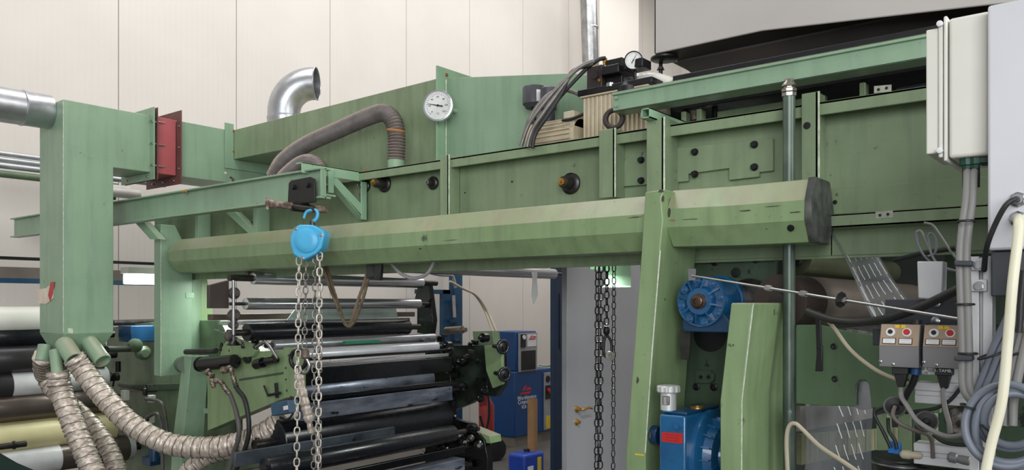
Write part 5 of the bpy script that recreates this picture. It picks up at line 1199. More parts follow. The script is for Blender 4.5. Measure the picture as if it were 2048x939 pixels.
# push rod across
rod = T('push_rod', 'long thin steel rod crossing in front from the blue motor to the right', 'rod', q(1640, 580, X=2.55))
pts = [q(1384, 551, X=2.66), q(1500, 568, X=2.58), q(1700, 602, X=2.42), q(1925, 638, X=2.28)]
MB().tube([pts[0], pts[3]], .0042, 10).build('rod_bar', STEEL, rod)
A_, B_ = pts[0], pts[3]
def on(px):
    lo, hi = 0.0, 1.0
    for _ in range(30):
        mid = (lo + hi)/2; P_ = A_.lerp(B_, mid); s = (VY*P_.x - VX*P_.y)/(VX*P_.x + VY*P_.y)
        if 1024 + F*s < px: lo = mid
        else: hi = mid
    return A_.lerp(B_, lo)
dr2 = (B_ - A_).normalized()
for px in (1537, 1607, 1686):
    MB().lathe(on(px) - dr2*.012, dr2, [(0, .009), (.012, .010), (.024, .009)], 6).build('rod_nut', STEEL, rod)
MB().lathe(on(1681), dr2, [(0, .004), (.0, .024), (.003, .024), (.003, .004)], 8).build('washer_plate', DSTEEL, rod)
MB().XP(2.66, [(1376, 537), (1392, 537), (1391, 560), (1377, 560)], .004).build('rod_lug', STEEL, rod)

# lower gearbox
XGb = 2.62
gx_ = T('worm_gearbox', 'blue worm gearbox with silver knurled knob on top, below the blue motor', 'gearbox', q(1370, 939, X=XGb))
yE, yF = q(1318, 850, X=XGb).y, q(1371, 850, X=XGb).y
zT = q(1345, 822, X=XGb).z
zF = q(1372, 832, X=XGb).z
gm = MB(); gm.poly([(XGb, yE, .9), (XGb, yF, .9), (XGb, yF, zF), (XGb, yE, zF)], (.34, 0, 0)); gm.build('housing', BLUE, gx_, bevel=.008, seg=3)
MB().box((XGb + .02, yE - .01, zF), (XGb + .30, yF + .005, zF + .012)).build('top_cover', BLUED, gx_, bevel=.004)
MB().lathe(Vector((XGb + .19, yF, zF - .16)), (0, -1, 0), [(0, .165), (.02, .165), (.026, .15), (.03, .12), (.06, .11), (.065, .06), (.09, .05)], 48).build('round_cover', BLUE, gx_)
for i in range(18):
    a = 2*PI*i/18; dv = Vector((math.cos(a), 0, math.sin(a))); tn = Vector((-math.sin(a), 0, math.cos(a)))
    c = Vector((XGb + .19, yF - .028, zF - .16))
    MB().poly([c + dv*.07 - tn*.002, c + dv*.14 - tn*.002, c + dv*.13 - tn*.002 + Vector((0, -.03, 0)), c + dv*.07 - tn*.002 + Vector((0, -.04, 0))], tn*.005).build('cooling_rib', BLUE, gx_, bevel=.001)
MB().hexb(q(1355, 852, X=XGb), (-1, 0, 0), .012, .012).build('drain_plug', BLUE, gx_)
MB().XP(XGb - .002, [(1323, 863), (1365, 866), (1365, 887), (1323, 882)], .003).build('red_plate', RPR, gx_)
cpl = q(1344, 874, X=XGb - .003)
texts('plate_text', [('\u2014 \u2014\u2014 \u2014', cpl + Vector((0, 0, .010)), .012), ('\u2014\u2014 \u2014\u2014', cpl, .012), ('\u2014 \u2014 \u2014\u2014', cpl - Vector((0, 0, .01)), .012)], RX, UP, mat('dark_red_print', (110, 24, 28)), gx_)
kn = q(1337, 812, X=XGb + .03); kn = Vector((kn.x, kn.y, zF + .01)); dk = dep(1337, X=XGb)
z_t = q(1337, 770, X=XGb + .03).z; z_m1 = q(1337, 784, X=XGb + .03).z
MB().cyl(kn, Vector((kn.x, kn.y, q(1337, 818, X=XGb + .03).z)), .024).build('knob_seat', SKYB, gx_)
MB().cyl(kn + Vector((0, 0, .004)), Vector((kn.x, kn.y, z_m1)), m_(16, dk), n=28).build('knob_neck', ALU, gx_)
n = 48; Rk = m_(23.5, dk)
MB().loft([[Vector((kn.x + math.cos(2*PI*k/n)*Rk*s*(1 if (k//2) % 2 else .93), kn.y + math.sin(2*PI*k/n)*Rk*s*(1 if (k//2) % 2 else .93), z)) for k in range(n)] for z, s in ((z_m1, .9), (z_m1 + .004, 1), (z_t - .004, 1), (z_t, .9))]).build('knurled_knob', ALU, gx_, smooth=25)
vw = Vector((-1, -.12, 0)).normalized()
pk = Vector((kn.x, kn.y, (z_m1 + kn.z)/2 + .006)) + vw*m_(16, dk)
MB().box((pk.x - .003, pk.y - .014, pk.z - .016), (pk.x + .012, pk.y + .014, pk.z + .018)).build('counter_window', mat('grey_window', (116, 116, 112), .3), gx_, bevel=.004)
texts('counter_digits', [('DOS', pk + Vector((-.0036, 0, 0)), .013)], UP, (0, 1, 0), WPR, gx_)
MB().torus(Vector((XGb + .16, yF + .03, zF + .014)), (0, 0, 1), .026, .004, 24, 6).build('filler_ring', BRASS, gx_)
MB().cyl(q(1320, 870, X=XGb + .1), q(1320, 870, X=XGb + .1) + Vector((0, .03, 0)), .035).build('side_boss', BLUED, gx_)
# support table of the gearbox
o = MB().box((XGb - .02, yF - .02, 0), (XGb + .36, yE + .04, .9)).build('gearbox_stand', DGREEN, bevel=.004); tag(o, 'dark green stand under the blue worm gearbox', 'stand')

# ================================================================== RIGHT: ROLLERS AND PRINTED FILM
rgn = 'large rollers at the right of the machine'
YRa = 1.058
t = rollerY('impression_roller', YRa, (1560, 602), 1885, .098, DROLL, 'large tan steel roller behind the thin rod, right of the tall pipe', 'roller', rgn, shaft=.03, sl=.02)
a = q(1560, 602, Y=YRa); MB().lathe(a + Vector((.0, 0, 0)), (1, 0, 0), [(-.001, .05), (-.001, .0985), (.235, .0985), (.235, .09)], 40).build('dark_band', mat('dark_brown_band', (70, 60, 54), .4, .4), t)
t = rollerY('guide_roller', 1.12, (1596, 522), 1780, m_(28, dep(1596, Y=1.12)), mat('green_sheen_roller', (104, 110, 84), .3, .5, rgb2=(90, 96, 74)), 'green grey roller above the large tan steel roller', 'roller', rgn, shaft=.02, sl=.04)
rollerY('guide_roller', 1.05, (1690, 476), 1795, m_(22, dep(1690, Y=1.05)), mat('dark_soft_roller', (62, 64, 68), .35), 'small dark roller end beside the top of the printed film', 'roller', rgn, shaft=.01, sl=.02)
o = rollerY('guide_roller', .95, (1640, 672), 1790, m_(13, dep(1640, Y=.95)), STEEL, 'thin steel roller below the large tan one', 'roller', rgn, shaft=.008, sl=.03)
# printed film: sheet with dashes
FILM = mat('clear_film', (150, 156, 160), .16, rgb2=(120, 126, 130), nscale=5, alpha=.34, spec=.9)
FILMP = mat('white_film_print', (236, 238, 240), .5)
def film(label, corners, nu, nv, slant, rows, cols, X=None, dl_=.55, wd=.0032, ustart=0):
    A, B, C, D = corners           # A B top edge, D C bottom edge
    t = T('printed_film', label, 'film', (A + B + C + D)/4, 'clear films printed with white dashes')
    def P(u, v): return (A.lerp(B, u)).lerp(D.lerp(C, u), v)
    nrm = (B - A).cross(D - A).normalized()
    if nrm.dot((A + C)/2 - Vector((0, 0, EYE))) > 0: nrm = -nrm
    mb = MB(); b = mb.b
    def W(u, v): return P(u, v) + nrm*.006*math.sin(v*5 + u*2)
    vs = [[b.verts.new(W(i/nu, j/nv)) for i in range(nu + 1)] for j in range(nv + 1)]
    for j in range(nv):
        for i in range(nu): b.faces.new((vs[j][i], vs[j][i+1], vs[j+1][i+1], vs[j+1][i]))
    o = mb.build('film_sheet', FILM, t); md = o.modifiers.new('thickness', 'SOLIDIFY'); md.thickness = .0006
    k = MB(); L = (D - A).length; Wd = (B - A).length
    for r in range(rows):
        for c in range(cols):
            u = (c + .5)/cols; v = (r + .25 + .25*(c % 2)*0)/rows
            du = slant; u0 = u - du/2; u1 = u + du/2; v1 = v + dl_/rows
            if u0 < 0.02 + ustart or u1 > .98 or v1 > 1: continue
            w_ = wd/Wd
            m = 5
            for s_ in range(m):
                f0, f1 = s_/m, (s_ + 1)/m; jx = random.uniform(-.25, .25)*w_
                k.poly([W(u0 + (u1-u0)*f0 - w_/2 + jx, v + (v1-v)*f0) + nrm*.001, W(u0 + (u1-u0)*f0 + w_/2 + jx, v + (v1-v)*f0) + nrm*.001, W(u0 + (u1-u0)*f1 + w_/2 + jx, v + (v1-v)*f1) + nrm*.001, W(u0 + (u1-u0)*f1 - w_/2 + jx, v + (v1-v)*f1) + nrm*.001], nrm*.0004)
    k.build('printed_dashes', FILMP, t)
    return t
random.seed(5)
film('dark clear film with white slanted dashes stretching down from the small dark roller', [q(1655, 455, X=2.98), q(1722, 447, X=3.2), q(1822, 612, X=3.25), q(1750, 640, X=2.98)], 6, 14, .02, 5, 6, wd=.0042, dl_=.74)
film('clear film with steeper white dashes hanging at the slotted plate, bottom right', [q(1610, 800, Y=.98), q(1745, 780, Y=.98), q(1745, 1010, Y=.98), q(1610, 1010, Y=.98)], 6, 10, .09, 5, 8, wd=.013, dl_=.72, ustart=.30)
# chrome roller in the slot and under the film
o = MB().lathe(Vector((2.9, q(1725, 790, X=2.9).y, q(1725, 790, X=2.9).z)), (1, 0, 0), [(0, .05), (.3, .05)], 32).build('slot_roller', STEEL); tag(o, 'steel roller end showing through the slot of the green plate', 'roller')
o = MB().YP(1.06, [(1600, 812), (1745, 808), (1745, 835), (1600, 862)], .015).build('pale_crossbar', mat('pale_bar', (150, 146, 140), .4)); tag(o, 'pale steel cross bar behind the hanging film', 'bar')
# backing behind: dark housing plates
o = MB().box((3.35, -.2, 1.72), (3.40, .60, 2.12)).box((3.6, .05, .9), (3.65, .70, 1.72)).build('dark_backing', DGREEN, bevel=.003); tag(o, 'dark green inner plates behind the rollers at right', 'plate')
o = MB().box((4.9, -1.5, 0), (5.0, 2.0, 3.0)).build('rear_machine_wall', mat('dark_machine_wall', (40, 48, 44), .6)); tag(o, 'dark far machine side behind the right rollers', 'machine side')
o = MB().XP(2.87, [(1672, 655), (1755, 665), (1755, 680), (1672, 672)], .01).build('grimy_scraper', mat('speckled_steel', (150, 146, 142), .4, .4, rgb2=(50, 46, 44), nscale=40, nfac=.9)); tag(o, 'speckled scraper bar under the large tan roller', 'bar')
# black hose and bracket arm
cable('black_cable', [q(1616, 622, X=2.62), q(1630, 628, X=2.6), q(1668, 640, X=2.55), q(1718, 644, X=2.5), q(1775, 636, X=2.42), q(1840, 614, X=2.35), q(1925, 574, X=2.28)], .012, RUBBER, 'thick black cable sagging below the thin steel rod', 'cable', n=14)
o = MB().XP(2.7, [(1630, 622), (1640, 622), (1644, 740), (1634, 742)], .012).XP(2.69, [(1634, 690), (1644, 690), (1644, 742), (1630, 742)], .014).build('slotted_arm', BLACK, bevel=.002); tag(o, 'black slotted arm hanging from the sagging cable end', 'arm')
cable('beige_cable', [q(1648, 634, X=2.6), q(1668, 655, X=2.58), q(1700, 698, X=2.54), q(1745, 735, X=2.5), q(1785, 755, X=2.46), q(1822, 768, X=2.44)], .006, TCABLE, 'thin beige cable crossing the green slotted plate diagonally', 'cable')
o = MB().tube(spline([q(1575, 940, X=2.66), q(1575, 990, X=2.66)], 4), .007, 8).tube(spline([q(1575, 940, X=2.66), q(1573, 880, X=2.66), q(1578, 852, X=2.66), q(1590, 846, X=2.66), q(1605, 858, X=2.66), q(1640, 892, X=2.64), q(1690, 925, X=2.6), q(1740, 960, X=2.55)], 8), .007, 8).build('beige_cable', TCABLE); tag(o, 'beige cable arching over beside the foot of the tall pipe', 'cable')

# ================================================================== ELECTRICS AT RIGHT
XC2 = 2.10
cab = T('grey_cabinet', 'light grey electrical cabinet at the right edge of the picture', 'cabinet', (XC2 + .2, .0, 1.9))
ycb = q(1975, 200, X=XC2).y; zcb = q(1985, 500, X=XC2).z; zct = q(1980, 10, X=XC2).z
MB().box((XC2, -.45, zcb), (XC2 + .5, ycb, zct)).build('cabinet_body', LGREY, cab, bevel=.006)
MB().box((XC2 + .02, -.45, q(1985, 592, X=XC2).z), (XC2 + .45, ycb - .004, zcb - .001)).build('dark_base', DGREY, cab, bevel=.003)
for px, py in ((2036, 399), (2036, 437)):
    MB().lathe(q(px, py, X=XC2), (-1, 0, 0), [(0, .017), (.006, .017), (.008, .013), (.018, .012)], 8).build('cable_gland', STEEL, cab)
XB = 2.14
eb = T('white_enclosure', 'white plastic terminal enclosure with lid, left of the grey cabinet', 'electrical box', q(1910, 320, X=XB))
yb0_ = ycb + .001; ybl_ = q(1897, 200, X=XB).y; yll = q(1851, 200, X=XB).y
zb_l, zt_l = q(1900, 316, X=XB).z, q(1900, 36, X=XB).z
MB().box((XB, yb0_, zb_l), (XB + .22, ybl_, zt_l)).build('enclosure_body', WHITE, eb, bevel=.008, seg=3)
MB().box((XB - .004, ybl_ + .002, zb_l - .006), (XB + .224, ybl_ + .010, zt_l + .006)).box((XB + .0, ybl_ + .012, zb_l + .004), (XB + .22, ybl_ + .022, zt_l - .004)).box((XB + .006, ybl_ + .022, zb_l + .016), (XB + .21, yll, zt_l - .016)).build('enclosure_lid', WHITE, eb, bevel=.003)
for py in (48, 301): MB().lathe(q(1880, py, X=XB - .003), (-1, 0, 0), [(-.01, .007), (.006, .007), (.007, .005)], 14).build('lid_screw', WPR, eb)
TG = mat('dark_teal_gland', (28, 74, 60), .45)
gl = []
for i, (px, py) in enumerate(((1934, 322), (1950, 320))):
    p = q(px, py, X=XB + .03)
    MB().lathe(Vector((p.x, p.y, zb_l + .002)), (0, 0, -1), [(0, .016), (.018, .016), (.02, .012), (.032, .009)], 8).build('cable_gland', TG, eb); gl.append(Vector((p.x, p.y, zb_l - .03)))
MB().box((XB + .02, yb0_ + .004, zb_l - .014), (XB + .08, yb0_ + .026, zb_l - .001)).build('gland_block', TG, eb)
gpc = 'grey cable pair beside the aluminium profile'
for i, g0 in enumerate(gl):
    o_ = i*13
    pts = [g0, q(1934 + o_, 350, X=XB + .02), q(1932 + o_, 400, X=XB), q(1924 + o_, 460, X=XB - .01), q(1920 + o_, 520, X=XB - .02), q(1922 + o_, 600, X=XB - .02), q(1925 + o_, 700, X=XB - .02), q(1926 + o_, 770, X=XB - .02), q(1942 + o_, 800, X=XB - .02), q(1965 + o_, 815, X=XB - .02)]
    t = T('grey_cable', ('left grey cable of the pair dropping from the white enclosure', 'right grey cable of the pair dropping from the white enclosure')[i], 'cable', pts[-1], gpc)
    MB().tube(spline(pts, 8), .0088, 12).build('cable_sheath', GCABLE, t)
    MB().tube([pts[0] + Vector((0, 0, .004)), pts[0] - Vector((0, 0, .04))], .0105, 12).build('heat_shrink', RUBBER, t)
TIE = RUBBER
tie = []
for (px, py, w2) in ((1933, 442, 15), (1930, 608, 16), (1936, 706, 16)):
    c = q(px, py, X=XB - .02)
    o = MB().torus(c, (0, 0, 1), .019, .0028, 24, 6).build('cable_tie', RUBBER); tag(o, {442: 'black tie around the grey cable pair, topmost', 608: 'black tie around the grey cable pair beside the button boxes top', 706: 'black tie around the grey cable pair at button box height'}[py], 'cable tie')
for py, lb in ((526, 'black clamp block on the grey cable pair, upper'), (716, 'black clamp block on the grey cable pair, lower')):
    o = MB().XP(XB - .045, [(1908, py - 6), (1944, py - 5), (1944, py + 6), (1908, py + 5)], .035).build('cable_clamp', DGREY, bevel=.003); tag(o, lb, 'clamp')
# aluminium profile
XP2 = 2.16
ap = T('aluminium_profile', 'tall slotted aluminium profile post beside the grey cables', 'profile', (XP2 + .03, .12, 0))
ya_, yb_2 = q(1939, 700, X=XP2).y, q(1985, 700, X=XP2).y
zt_ = q(1960, 512, X=XP2).z
w3 = (ya_ - yb_2)
MB().box((XP2, yb_2, 0), (XP2 + .05, yb_2 + w3*.42, zt_)).box((XP2, ya_ - w3*.42, 0), (XP2 + .05, ya_, zt_)).box((XP2 + .02, yb_2 + .002, 0), (XP2 + .045, ya_ - .002, zt_ - .002)).build('extrusion', ALU, ap, bevel=.0015)
for py in (530, 572):
    MB().XP(XP2 - .012, [(1942, py - 14), (1974, py - 14), (1974, py + 10), (1942, py + 10)], .012).build('slot_bracket', ALU, ap, bevel=.0015)
    MB().hexb(q(1958, py, X=XP2 - .012), (-1, 0, 0), .009, .010).build('bracket_bolt', STEEL, ap)
o = MB().box((2.22, -.25, 0), (2.30, -.02, 1.62)).box((2.20, -.2, 0), (2.22, -.16, 1.6)).box((2.20, -.1, 0), (2.22, -.06, 1.6)).build('profile_post', ALU, bevel=.002); tag(o, 'wide aluminium profile post in the lower right corner', 'frame')
o = MB().box((2.3, -.3, 0), (2.36, .06, 1.95)).build('dark_grooved_panel', DGREY); tag(o, 'dark panel behind the cable coil at right', 'panel')
# grey block and bracket behind
o = MB().XP(2.45, [(1834, 522), (1886, 522), (1884, 600), (1836, 596)], .06).build('grey_mount_block', ALU, bevel=.003); tag(o, 'grey metal block above the right button box', 'block')
o = MB().XP(2.50, [(1770, 598), (1930, 598), (1930, 650), (1770, 645)], .03).XP(2.52, [(1745, 655), (1770, 655), (1770, 690), (1745, 690)], .03).build('dark_mount_plate', DGREY, bevel=.002); tag(o, 'dark mounting plate above the two button boxes', 'plate')
for py, lb in ((607, 'bright bolt head over the right button box, upper'), (641, 'bright bolt head over the right button box, lower')):
    o = MB().lathe(q(1872, py, X=2.495), (-1, 0, 0), [(0, .012), (.006, .012), (.009, .007)], 20).build('bolt_head', STEEL); tag(o, lb, 'bolt')
# two button boxes
def bbox(px0, py0, lab, num):
    Xb = 2.34; t = T('button_box', lab, 'button box', q(px0 + 40, py0 + 88, X=Xb), 'steel button boxes with black and red buttons')
    x1_ = px0 + 74
    Ya, Yb = q(px0 - 4, py0 + 60, X=Xb).y, q(px0 + 76, py0 + 60, X=Xb).y
    z2, z1, z0 = q(px0 + 38, py0 + 2, X=Xb + .02).z, q(px0 + 38, py0 + 46, X=Xb).z, q(px0 + 38, py0 + 88, X=Xb).z
    MB().poly([(Xb, Ya, z0), (Xb, Ya, z1), (Xb + .022, Ya, z2), (Xb + .09, Ya, z2), (Xb + .09, Ya, z0)], (0, Yb - Ya, 0)).build('box_body', GPLATE, t, bevel=.0015)
    up_ = Vector((.022, 0, z2 - z1)); L = up_.length; upn = up_.normalized(); nr = Vector((-upn.z, 0, upn.x))
    def pf(fy, fu): return Vector((Xb, Ya + (Yb - Ya)*fy, z1)) + upn*L*fu
    MB().poly([pf(.02, .02) + nr*.0003, pf(.98, .02) + nr*.0003, pf(.98, .98) + nr*.0003, pf(.02, .98) + nr*.0003], nr*.0012).build('tan_face', TAN, t)
    for fy, m_b, nm in ((.27, BLK, 'black_button'), (.68, RPR, 'red_button')):
        MB().lathe(pf(fy, .62) + nr*.0015, nr, [(0, .0118), (.003, .0118), (.004, .009)], 24).build('button_collar', WPR, t)
        MB().lathe(pf(fy, .62) + nr*.004, nr, [(0, .0062 if m_b is BLK else .0085), (.005, .006 if m_b is BLK else .008)], 20).build(nm, m_b, t)
        c = pf(fy - .02, .22) + nr*.0016
        hy_ = .017; hz = .0085
        MB().poly([c + Vector((0, hy_, 0)) - upn*hz, c + Vector((0, -hy_, 0)) - upn*hz, c + Vector((0, -hy_, 0)) + upn*hz, c + Vector((0, hy_, 0)) + upn*hz], nr*.001).build('legend_frame', BLK, t)
        hy_ -= .0018; hz -= .0018
        MB().poly([c + nr*.001 + Vector((0, hy_, 0)) - upn*hz, c + nr*.001 + Vector((0, -hy_, 0)) - upn*hz, c + nr*.001 + Vector((0, -hy_, 0)) + upn*hz, c + nr*.001 + Vector((0, hy_, 0)) + upn*hz], nr*.0006).build('legend_plate', WPR, t)
        s1_, s2_ = ('\u2014\u2014\u2014\u2014', '\u2014 \u2014\u2014') if m_b is BLK else ('\u2014\u2014\u2014\u2014', '\u2014\u2014\u2014 \u2014')
        texts('legend_text', [(s1_, c + nr*.0018 + upn*.003, .0056), (s2_, c + nr*.0018 - upn*.0032, .0056)], RX, upn, mat('brown_print', (120, 70, 60)), t, extrude=.0002)
    c = pf(.5, .9) + nr*.0016
    MB().poly([c + Vector((0, .013, 0)) - upn*.005, c + Vector((0, -.013, 0)) - upn*.005, c + Vector((0, -.013, 0)) + upn*.004, c + Vector((0, .013, 0)) + upn*.004], nr*.0006).build('yellow_tag', YPR, t)
    texts('tag_number', [(num, c + nr*.0008, .010)], RX, upn, BLK, t, extrude=.0002)
    for fy, dz in ((.04, .012), (.36, .006)): MB().lathe(Vector((Xb, Ya + (Yb - Ya)*fy, z0 + dz + .002)), (-1, 0, 0), [(0, .0045), (.002, .0045), (.003, .003)], 14).build('screw', STEEL, t)
    # plug below
    pyc = Ya + (Yb - Ya)*.5
    MB().box((Xb + .012, pyc - .02, z0 - .02), (Xb + .05, pyc + .02, z0 - .0005)).loft([[Vector((Xb + .014, pyc - .016, z0 - .02)), Vector((Xb + .046, pyc - .016, z0 - .02)), Vector((Xb + .046, pyc + .016, z0 - .02)), Vector((Xb + .014, pyc + .016, z0 - .02))], [Vector((Xb + .02, pyc - .008, z0 - .055)), Vector((Xb + .038, pyc - .008, z0 - .055)), Vector((Xb + .038, pyc + .008, z0 - .055)), Vector((Xb + .02, pyc + .008, z0 - .055))]]).build('plug', RUBBER, t, bevel=.002)
    return t, Vector((Xb + .028, pyc, z0 - .05)), Vector((Xb + .011, pyc, z0 - .007))
b1, pl1, tl1 = bbox(1762, 646, 'steel button box tagged 2, left one of the pair', '2')
b2, pl2, tl2 = bbox(1849, 648, 'steel button box tagged 1, right one of the pair', '1')
texts('plug_text', [('1. TAMB.', tl2 + Vector((0, 0, .0)), .011)], RX, UP, WPR, b2)
cable('grey_cable', [pl1, pl1 - Vector((0, 0, .03)), q(1815, 812, X=2.33), q(1832, 838, X=2.32), q(1860, 858, X=2.3), q(1895, 872, X=2.3), q(1930, 868, X=2.3), q(1955, 860, X=2.32)], .0065, GCABLE, 'grey cable curving right from the plug of the left button box', 'cable')
cable('grey_cable', [pl2, q(1886, 785, X=2.36), q(1890, 815, X=2.35), q(1898, 845, X=2.34), q(1900, 865, X=2.34)], .0065, GCABLE, 'grey cable dropping straight from the right button box plug', 'cable')
# black flat hose between the boxes
Pb = [q(1834, 640, X=2.38), q(1832, 690, X=2.37), q(1832, 735, X=2.37), q(1828, 760, X=2.38), q(1812, 790, X=2.4), q(1800, 815, X=2.42)]
t = T('black_hose', 'black hose with blue tape squeezed between the two button boxes', 'hose', Pb[-1])
MB().tube(spline(Pb, 8), lambda i: .0135 if i < 20 else .009, 12).build('hose', RUBBER, t); MB().cyl(q(1832, 736, X=2.37), q(1831, 748, X=2.37), .0145).build('blue_tape', CBLUE, t)
# aluminium shelves
for (px0, px1, py, lb) in ((1830, 1945, 772, 'upper aluminium cross profile behind the hanging cables'), (1828, 1945, 893, 'lower aluminium cross profile near the bottom right')):
    a, b = q(px0, py, X=2.44), q(px1 + 20, py, X=2.44)
    h_ = .026
    o = MB().box((2.44, b.y, a.z - .045), (2.50, a.y, a.z + .012)).box((2.434, b.y, a.z - .045), (2.44, a.y, a.z - .022)).box((2.434, b.y, a.z - .010), (2.44, a.y, a.z + .012)).build('cross_profile', ALU, bevel=.002); tag(o, lb, 'profile')
o = MB().lathe(q(1858, 748, X=2.47), (0, 0, 1), [(0, .02), (.01, .02), (.012, .012), (.04, .012), (.045, .018), (.05, .018)], 16).box(tuple(q(1900, 765, X=2.47) - Vector((0, .03, 0))), tuple(q(1900, 765, X=2.47) + Vector((.04, .03, .06)))).build('pneumatic_fitting', ALU, bevel=.002); tag(o, 'silver fitting standing on the upper aluminium cross profile', 'fitting')
# rubber discs
for (px, py, lb) in ((1790, 813, 'black rubber disc hanging on a cable, left one'), (1853, 842, 'black rubber disc hanging on a cable, right one')):
    c = q(px, py, X=2.40); ax = Vector((-.85, -.25, .45)).normalized(); t = T('rubber_disc', lb, 'disc', c, 'black rubber discs below the button boxes')
    MB().lathe(c, ax, [(-.008, .012), (-.004, .024), (0, .0285), (.003, .0285), (.002, .024), (-.001, .01), (.006, .006)], 32).build('disc', RUBBER, t)
    MB().torus(c + ax*.002, ax, .0275, .0026, 32, 8).build('rim', mat('worn_grey_rubber', (92, 92, 90), .6), t)
cable('grey_tube', [q(1790, 812, X=2.385), q(1786, 830, X=2.37), q(1800, 846, X=2.37), q(1830, 860, X=2.38), q(1855, 868, X=2.40), q(1864, 885, X=2.42), q(1866, 915, X=2.43)], .0055, mat('brown_grey_tube', (104, 96, 92), .5), 'brown grey tube from the left rubber disc to the blue plug', 'cable')
bc = 'black cables around the two drums'
for pts, lb in (([(1835, 640 + 110), (1826, 772), (1800, 800), (1770, 812), (1752, 820), (1750, 832), (1765, 860), (1782, 895)], 'black cable looping left down to the first blue plug'),
                ([(1776, 835), (1778, 860), (1790, 880), (1794, 898)], 'short black cable ending at the second blue plug'),
                ([(1925, 770), (1900, 800), (1870, 816), (1830, 822), (1810, 824)], 'black cable sagging behind the grey ones'),
                ([(1866, 868), (1885, 882), (1910, 888), (1950, 890)], 'black cable running right above the lower cross profile')):
    cable('black_cable', [q(a, b, X=2.42) for a, b in pts], .005, RUBBER, lb, 'cable', bc)
# two drums
for (px, py, lb) in ((1800, 912, 'dark round drum with black lid, left one at the bottom'), (1868, 928, 'dark round drum with black lid, right one at the bottom')):
    c = q(px, py, X=2.50); t = T('ink_drum', lb, 'drum', Vector((c.x, c.y, c.z - .3)), 'dark drums at the bottom right')
    r = .072
    MB().lathe(Vector((c.x, c.y, c.z - .3)), (0, 0, 1), [(0, r*.94), (.27, r*.94), (.275, r*1.02), (.282, r*1.03), (.288, r), (.292, r*.9), (.296, r*.88)], 40).build('drum_body', BLACK, t)
    MB().torus(Vector((c.x, c.y, c.z - .018)), (0, 0, 1), r*1.03, .0022, 40, 6).build('lid_ring', STEEL, t)
    vd = Vector((-c.x, -c.y, 0)).normalized(); p = Vector((c.x, c.y, c.z - .08)) + vd*r*.96
    sd = vd.cross(Vector((0, 0, 1)))
    MB().poly([p + sd*.022 - Vector((0, 0, .03)), p - sd*.022 - Vector((0, 0, .03)), p - sd*.022 + Vector((0, 0, .03)), p + sd*.022 + Vector((0, 0, .03))], vd*.004).build('paper_label', WPR, t)
for i, (px, py) in enumerate(((1784, 894), (1795, 896), (1866, 908))):
    c = q(px, py, X=2.45)
    o = MB().box((c.x - .009, c.y - .009, c.z - .015), (c.x + .009, c.y + .009, c.z + .017)).build('blue_plug', mat('bright_blue_plug', (28, 110, 190), .4), bevel=.002)
    tag(o, ('bright blue plug on the left drum lid, left of two', 'bright blue plug on the left drum lid, right of two', 'bright blue plug on the right drum lid')[i], 'plug', 'blue plugs on the drum lids')
a, b = q(1800, 907, X=2.43), q(1835, 910, X=2.43)
o = MB().lathe(a, (b - a), [(0, .006), (.006, .012), (.025, .013), (.03, .010), (.05, .010), (.056, .006)], 16).build('beige_connector', TCABLE); tag(o, 'beige round connector lying between the drum lids', 'connector')
a, b = q(1895, 912, X=2.38), q(1940, 922, X=2.38)
o = MB().lathe(a, (b - a), [(0, .008), (.006, .014), (.02, .014), (.024, .010), (.035, .012), (.05, .012), (.056, .006)], 16).build('clear_valve', GPLATE); tag(o, 'pale plastic valve body right of the drums', 'valve')
# motor-like casting
o = MB().lathe(q(1915, 838, X=2.46), (-1, 0, 0), [(-.04, .03), (0, .034), (.01, .024), (.014, .01)], 24).poly([q(1900, 868, X=2.45), q(1940, 864, X=2.45), q(1935, 810, X=2.45), q(1920, 800, X=2.45)], (.05, 0, 0)).build('cast_bracket', mat('speckled_cast', (140, 134, 128), .4, .4, rgb2=(50, 48, 48), nscale=40, nfac=.9), bevel=.003); tag(o, 'oily cast bracket between the two cross profiles', 'bracket')
# green internals low
o = MB().XP(2.9, [(1752, 830), (1775, 826), (1780, 900), (1754, 900)], .05).XP(2.95, [(1795, 800), (1822, 800), (1824, 939), (1797, 939)], .05).XP(2.95, [(1840, 820), (1870, 820), (1872, 939), (1842, 939)], .05).build('inner_ribs', GREEN, bevel=.002); tag(o, 'green inner ribs behind the drums', 'rib')
# neat loops near 1870,470
for i, pts in enumerate(([(1832, 465), (1836, 490), (1852, 515), (1880, 535), (1915, 542)], [(1832, 465), (1842, 462), (1856, 490), (1876, 528), (1925, 545)], [(1858, 495), (1856, 472), (1864, 466), (1872, 480), (1870, 505), (1856, 512)], [(1848, 445), (1865, 450), (1880, 470), (1900, 500), (1915, 520)])):
    cable('thin_wire', [q(a, b, X=2.6) for a, b in pts], .0035, BGCABLE if i % 2 == 0 else GCABLE, ('thin blue grey wire loop, outermost beside the green beam end', 'thin grey wire following the outer loop under the green beam', 'small closed wire loop under the green beam', 'thin wire running from the green beam to the profile top')[i], 'cable', 'thin wires under the beam at right')
cable('black_cable', [q(1790, 520, X=2.8), q(1820, 512, X=2.75), q(1850, 505, X=2.7), q(1915, 495, X=2.6)], .008, RUBBER, 'black cable behind the thin wire loops', 'cable')
# cables from the cabinet glands
cable('black_cable', [q(2036, 399, X=XC2 - .012), q(2030, 398, X=XC2 - .05), q(2012, 410, X=XC2 - .06), q(1992, 445, X=XC2 - .05), q(1974, 492, X=XC2 - .03), q(1968, 540, X=XC2 + .04)], .006, RUBBER, 'black cable curving left from the upper cabinet gland', 'cable')
cable('cream_cable', [q(2036, 437, X=XC2 - .012), q(2037, 440, X=XC2 - .06), q(2036, 475, X=XC2 - .08), q(2025, 570, X=XC2 - .1), q(2016, 680, X=XC2 - .1), q(2004, 800, X=XC2 - .1), q(1982, 890, X=XC2 - .1), q(1968, 960, X=XC2 - .1)], .0105, WCABLE, 'thick cream cable hanging from the lower cabinet gland', 'cable', n=14)
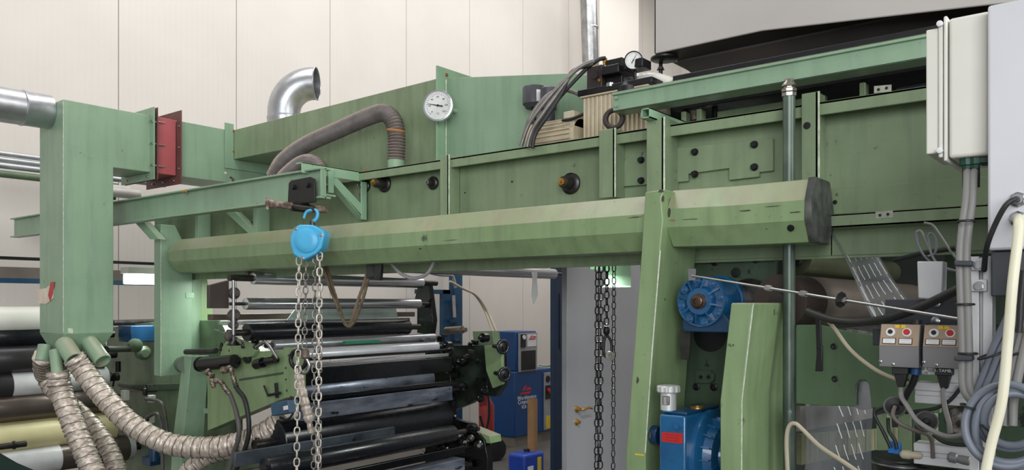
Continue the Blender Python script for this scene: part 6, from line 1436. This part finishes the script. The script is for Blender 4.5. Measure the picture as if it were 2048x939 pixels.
# bundle and coil
gcb = 'blue grey cables bunched at right'
lbs = ['blue grey cable of the slanting bundle, leftmost', 'blue grey cable of the slanting bundle, second', 'blue grey cable of the slanting bundle, third', 'pale grey cable at the right border, left of two', 'pale grey cable at the right border, right of two', 'dark cable at the right border']
for i, (pts, r, m) in enumerate((([(2046, 570), (2020, 630), (1992, 690), (1965, 760), (1950, 800)], .011, BGCABLE), ([(2050, 600), (2030, 650), (2004, 700), (1984, 750), (1968, 790)], .010, BGCABLE), ([(2052, 640), (2036, 670), (2015, 710), (1995, 760), (1975, 800)], .009, BGCABLE),
                                 ([(2050, 650), (2036, 700), (2026, 740), (2014, 790), (2010, 850)], .009, GCABLE), ([(2060, 650), (2048, 700), (2038, 745), (2028, 800), (2026, 850)], .009, GCABLE), ([(2048, 540), (2042, 600), (2040, 640), (2038, 665)], .007, RUBBER))):
    cable('bundled_cable', [q(a, b, X=2.12 - .012*i) for a, b in pts], r, m, lbs[i], 'cable', gcb)
for (px, py, w2, lb) in ((1985, 708, .03, 'black tie around the slanting blue grey bundle'), (2038, 702, .03, 'black tie on the pale cables at the right border')):
    o = MB().torus(q(px, py, X=2.10), (-.1, .4, 1), w2, .003, 24, 6).build('cable_tie', RUBBER); tag(o, lb, 'cable tie')
cz = q(2012, 846, X=2.02); dz = dep(2012, X=2.02)
lb2 = ['outermost turn of the grey cable coil', 'second turn of the grey cable coil', 'third turn of the grey cable coil', 'innermost turn of the grey cable coil']
coil = T('cable_coil', 'coiled grey blue cable hanging in front of the aluminium post', 'cable coil', cz)
for i, (cx_, cy_, rx_, ry_) in enumerate(((2014, 850, 84, 82), (2020, 850, 78, 74), (2022, 838, 66, 58), (2026, 838, 58, 52), (2020, 858, 70, 82))):
    pts = []
    for k in range(28):
        a = 2*PI*k/28; pts.append(q(cx_ + rx_*math.cos(a), cy_ + ry_*math.sin(a), X=2.03 + .012*(i % 3) + .01*math.sin(a*2 + i)))
    MB().tube(spline(pts, 3, True), .0085, 12, closed=True).build('cable_turn', BGCABLE, coil)
for px, py, ax in ((1937, 812, (0, -.3, 1)), (1978, 857, (0, -.7, 1))):
    MB().torus(q(px, py, X=2.035), ax, .016, .0026, 20, 6).build('cable_tie', RUBBER, coil)
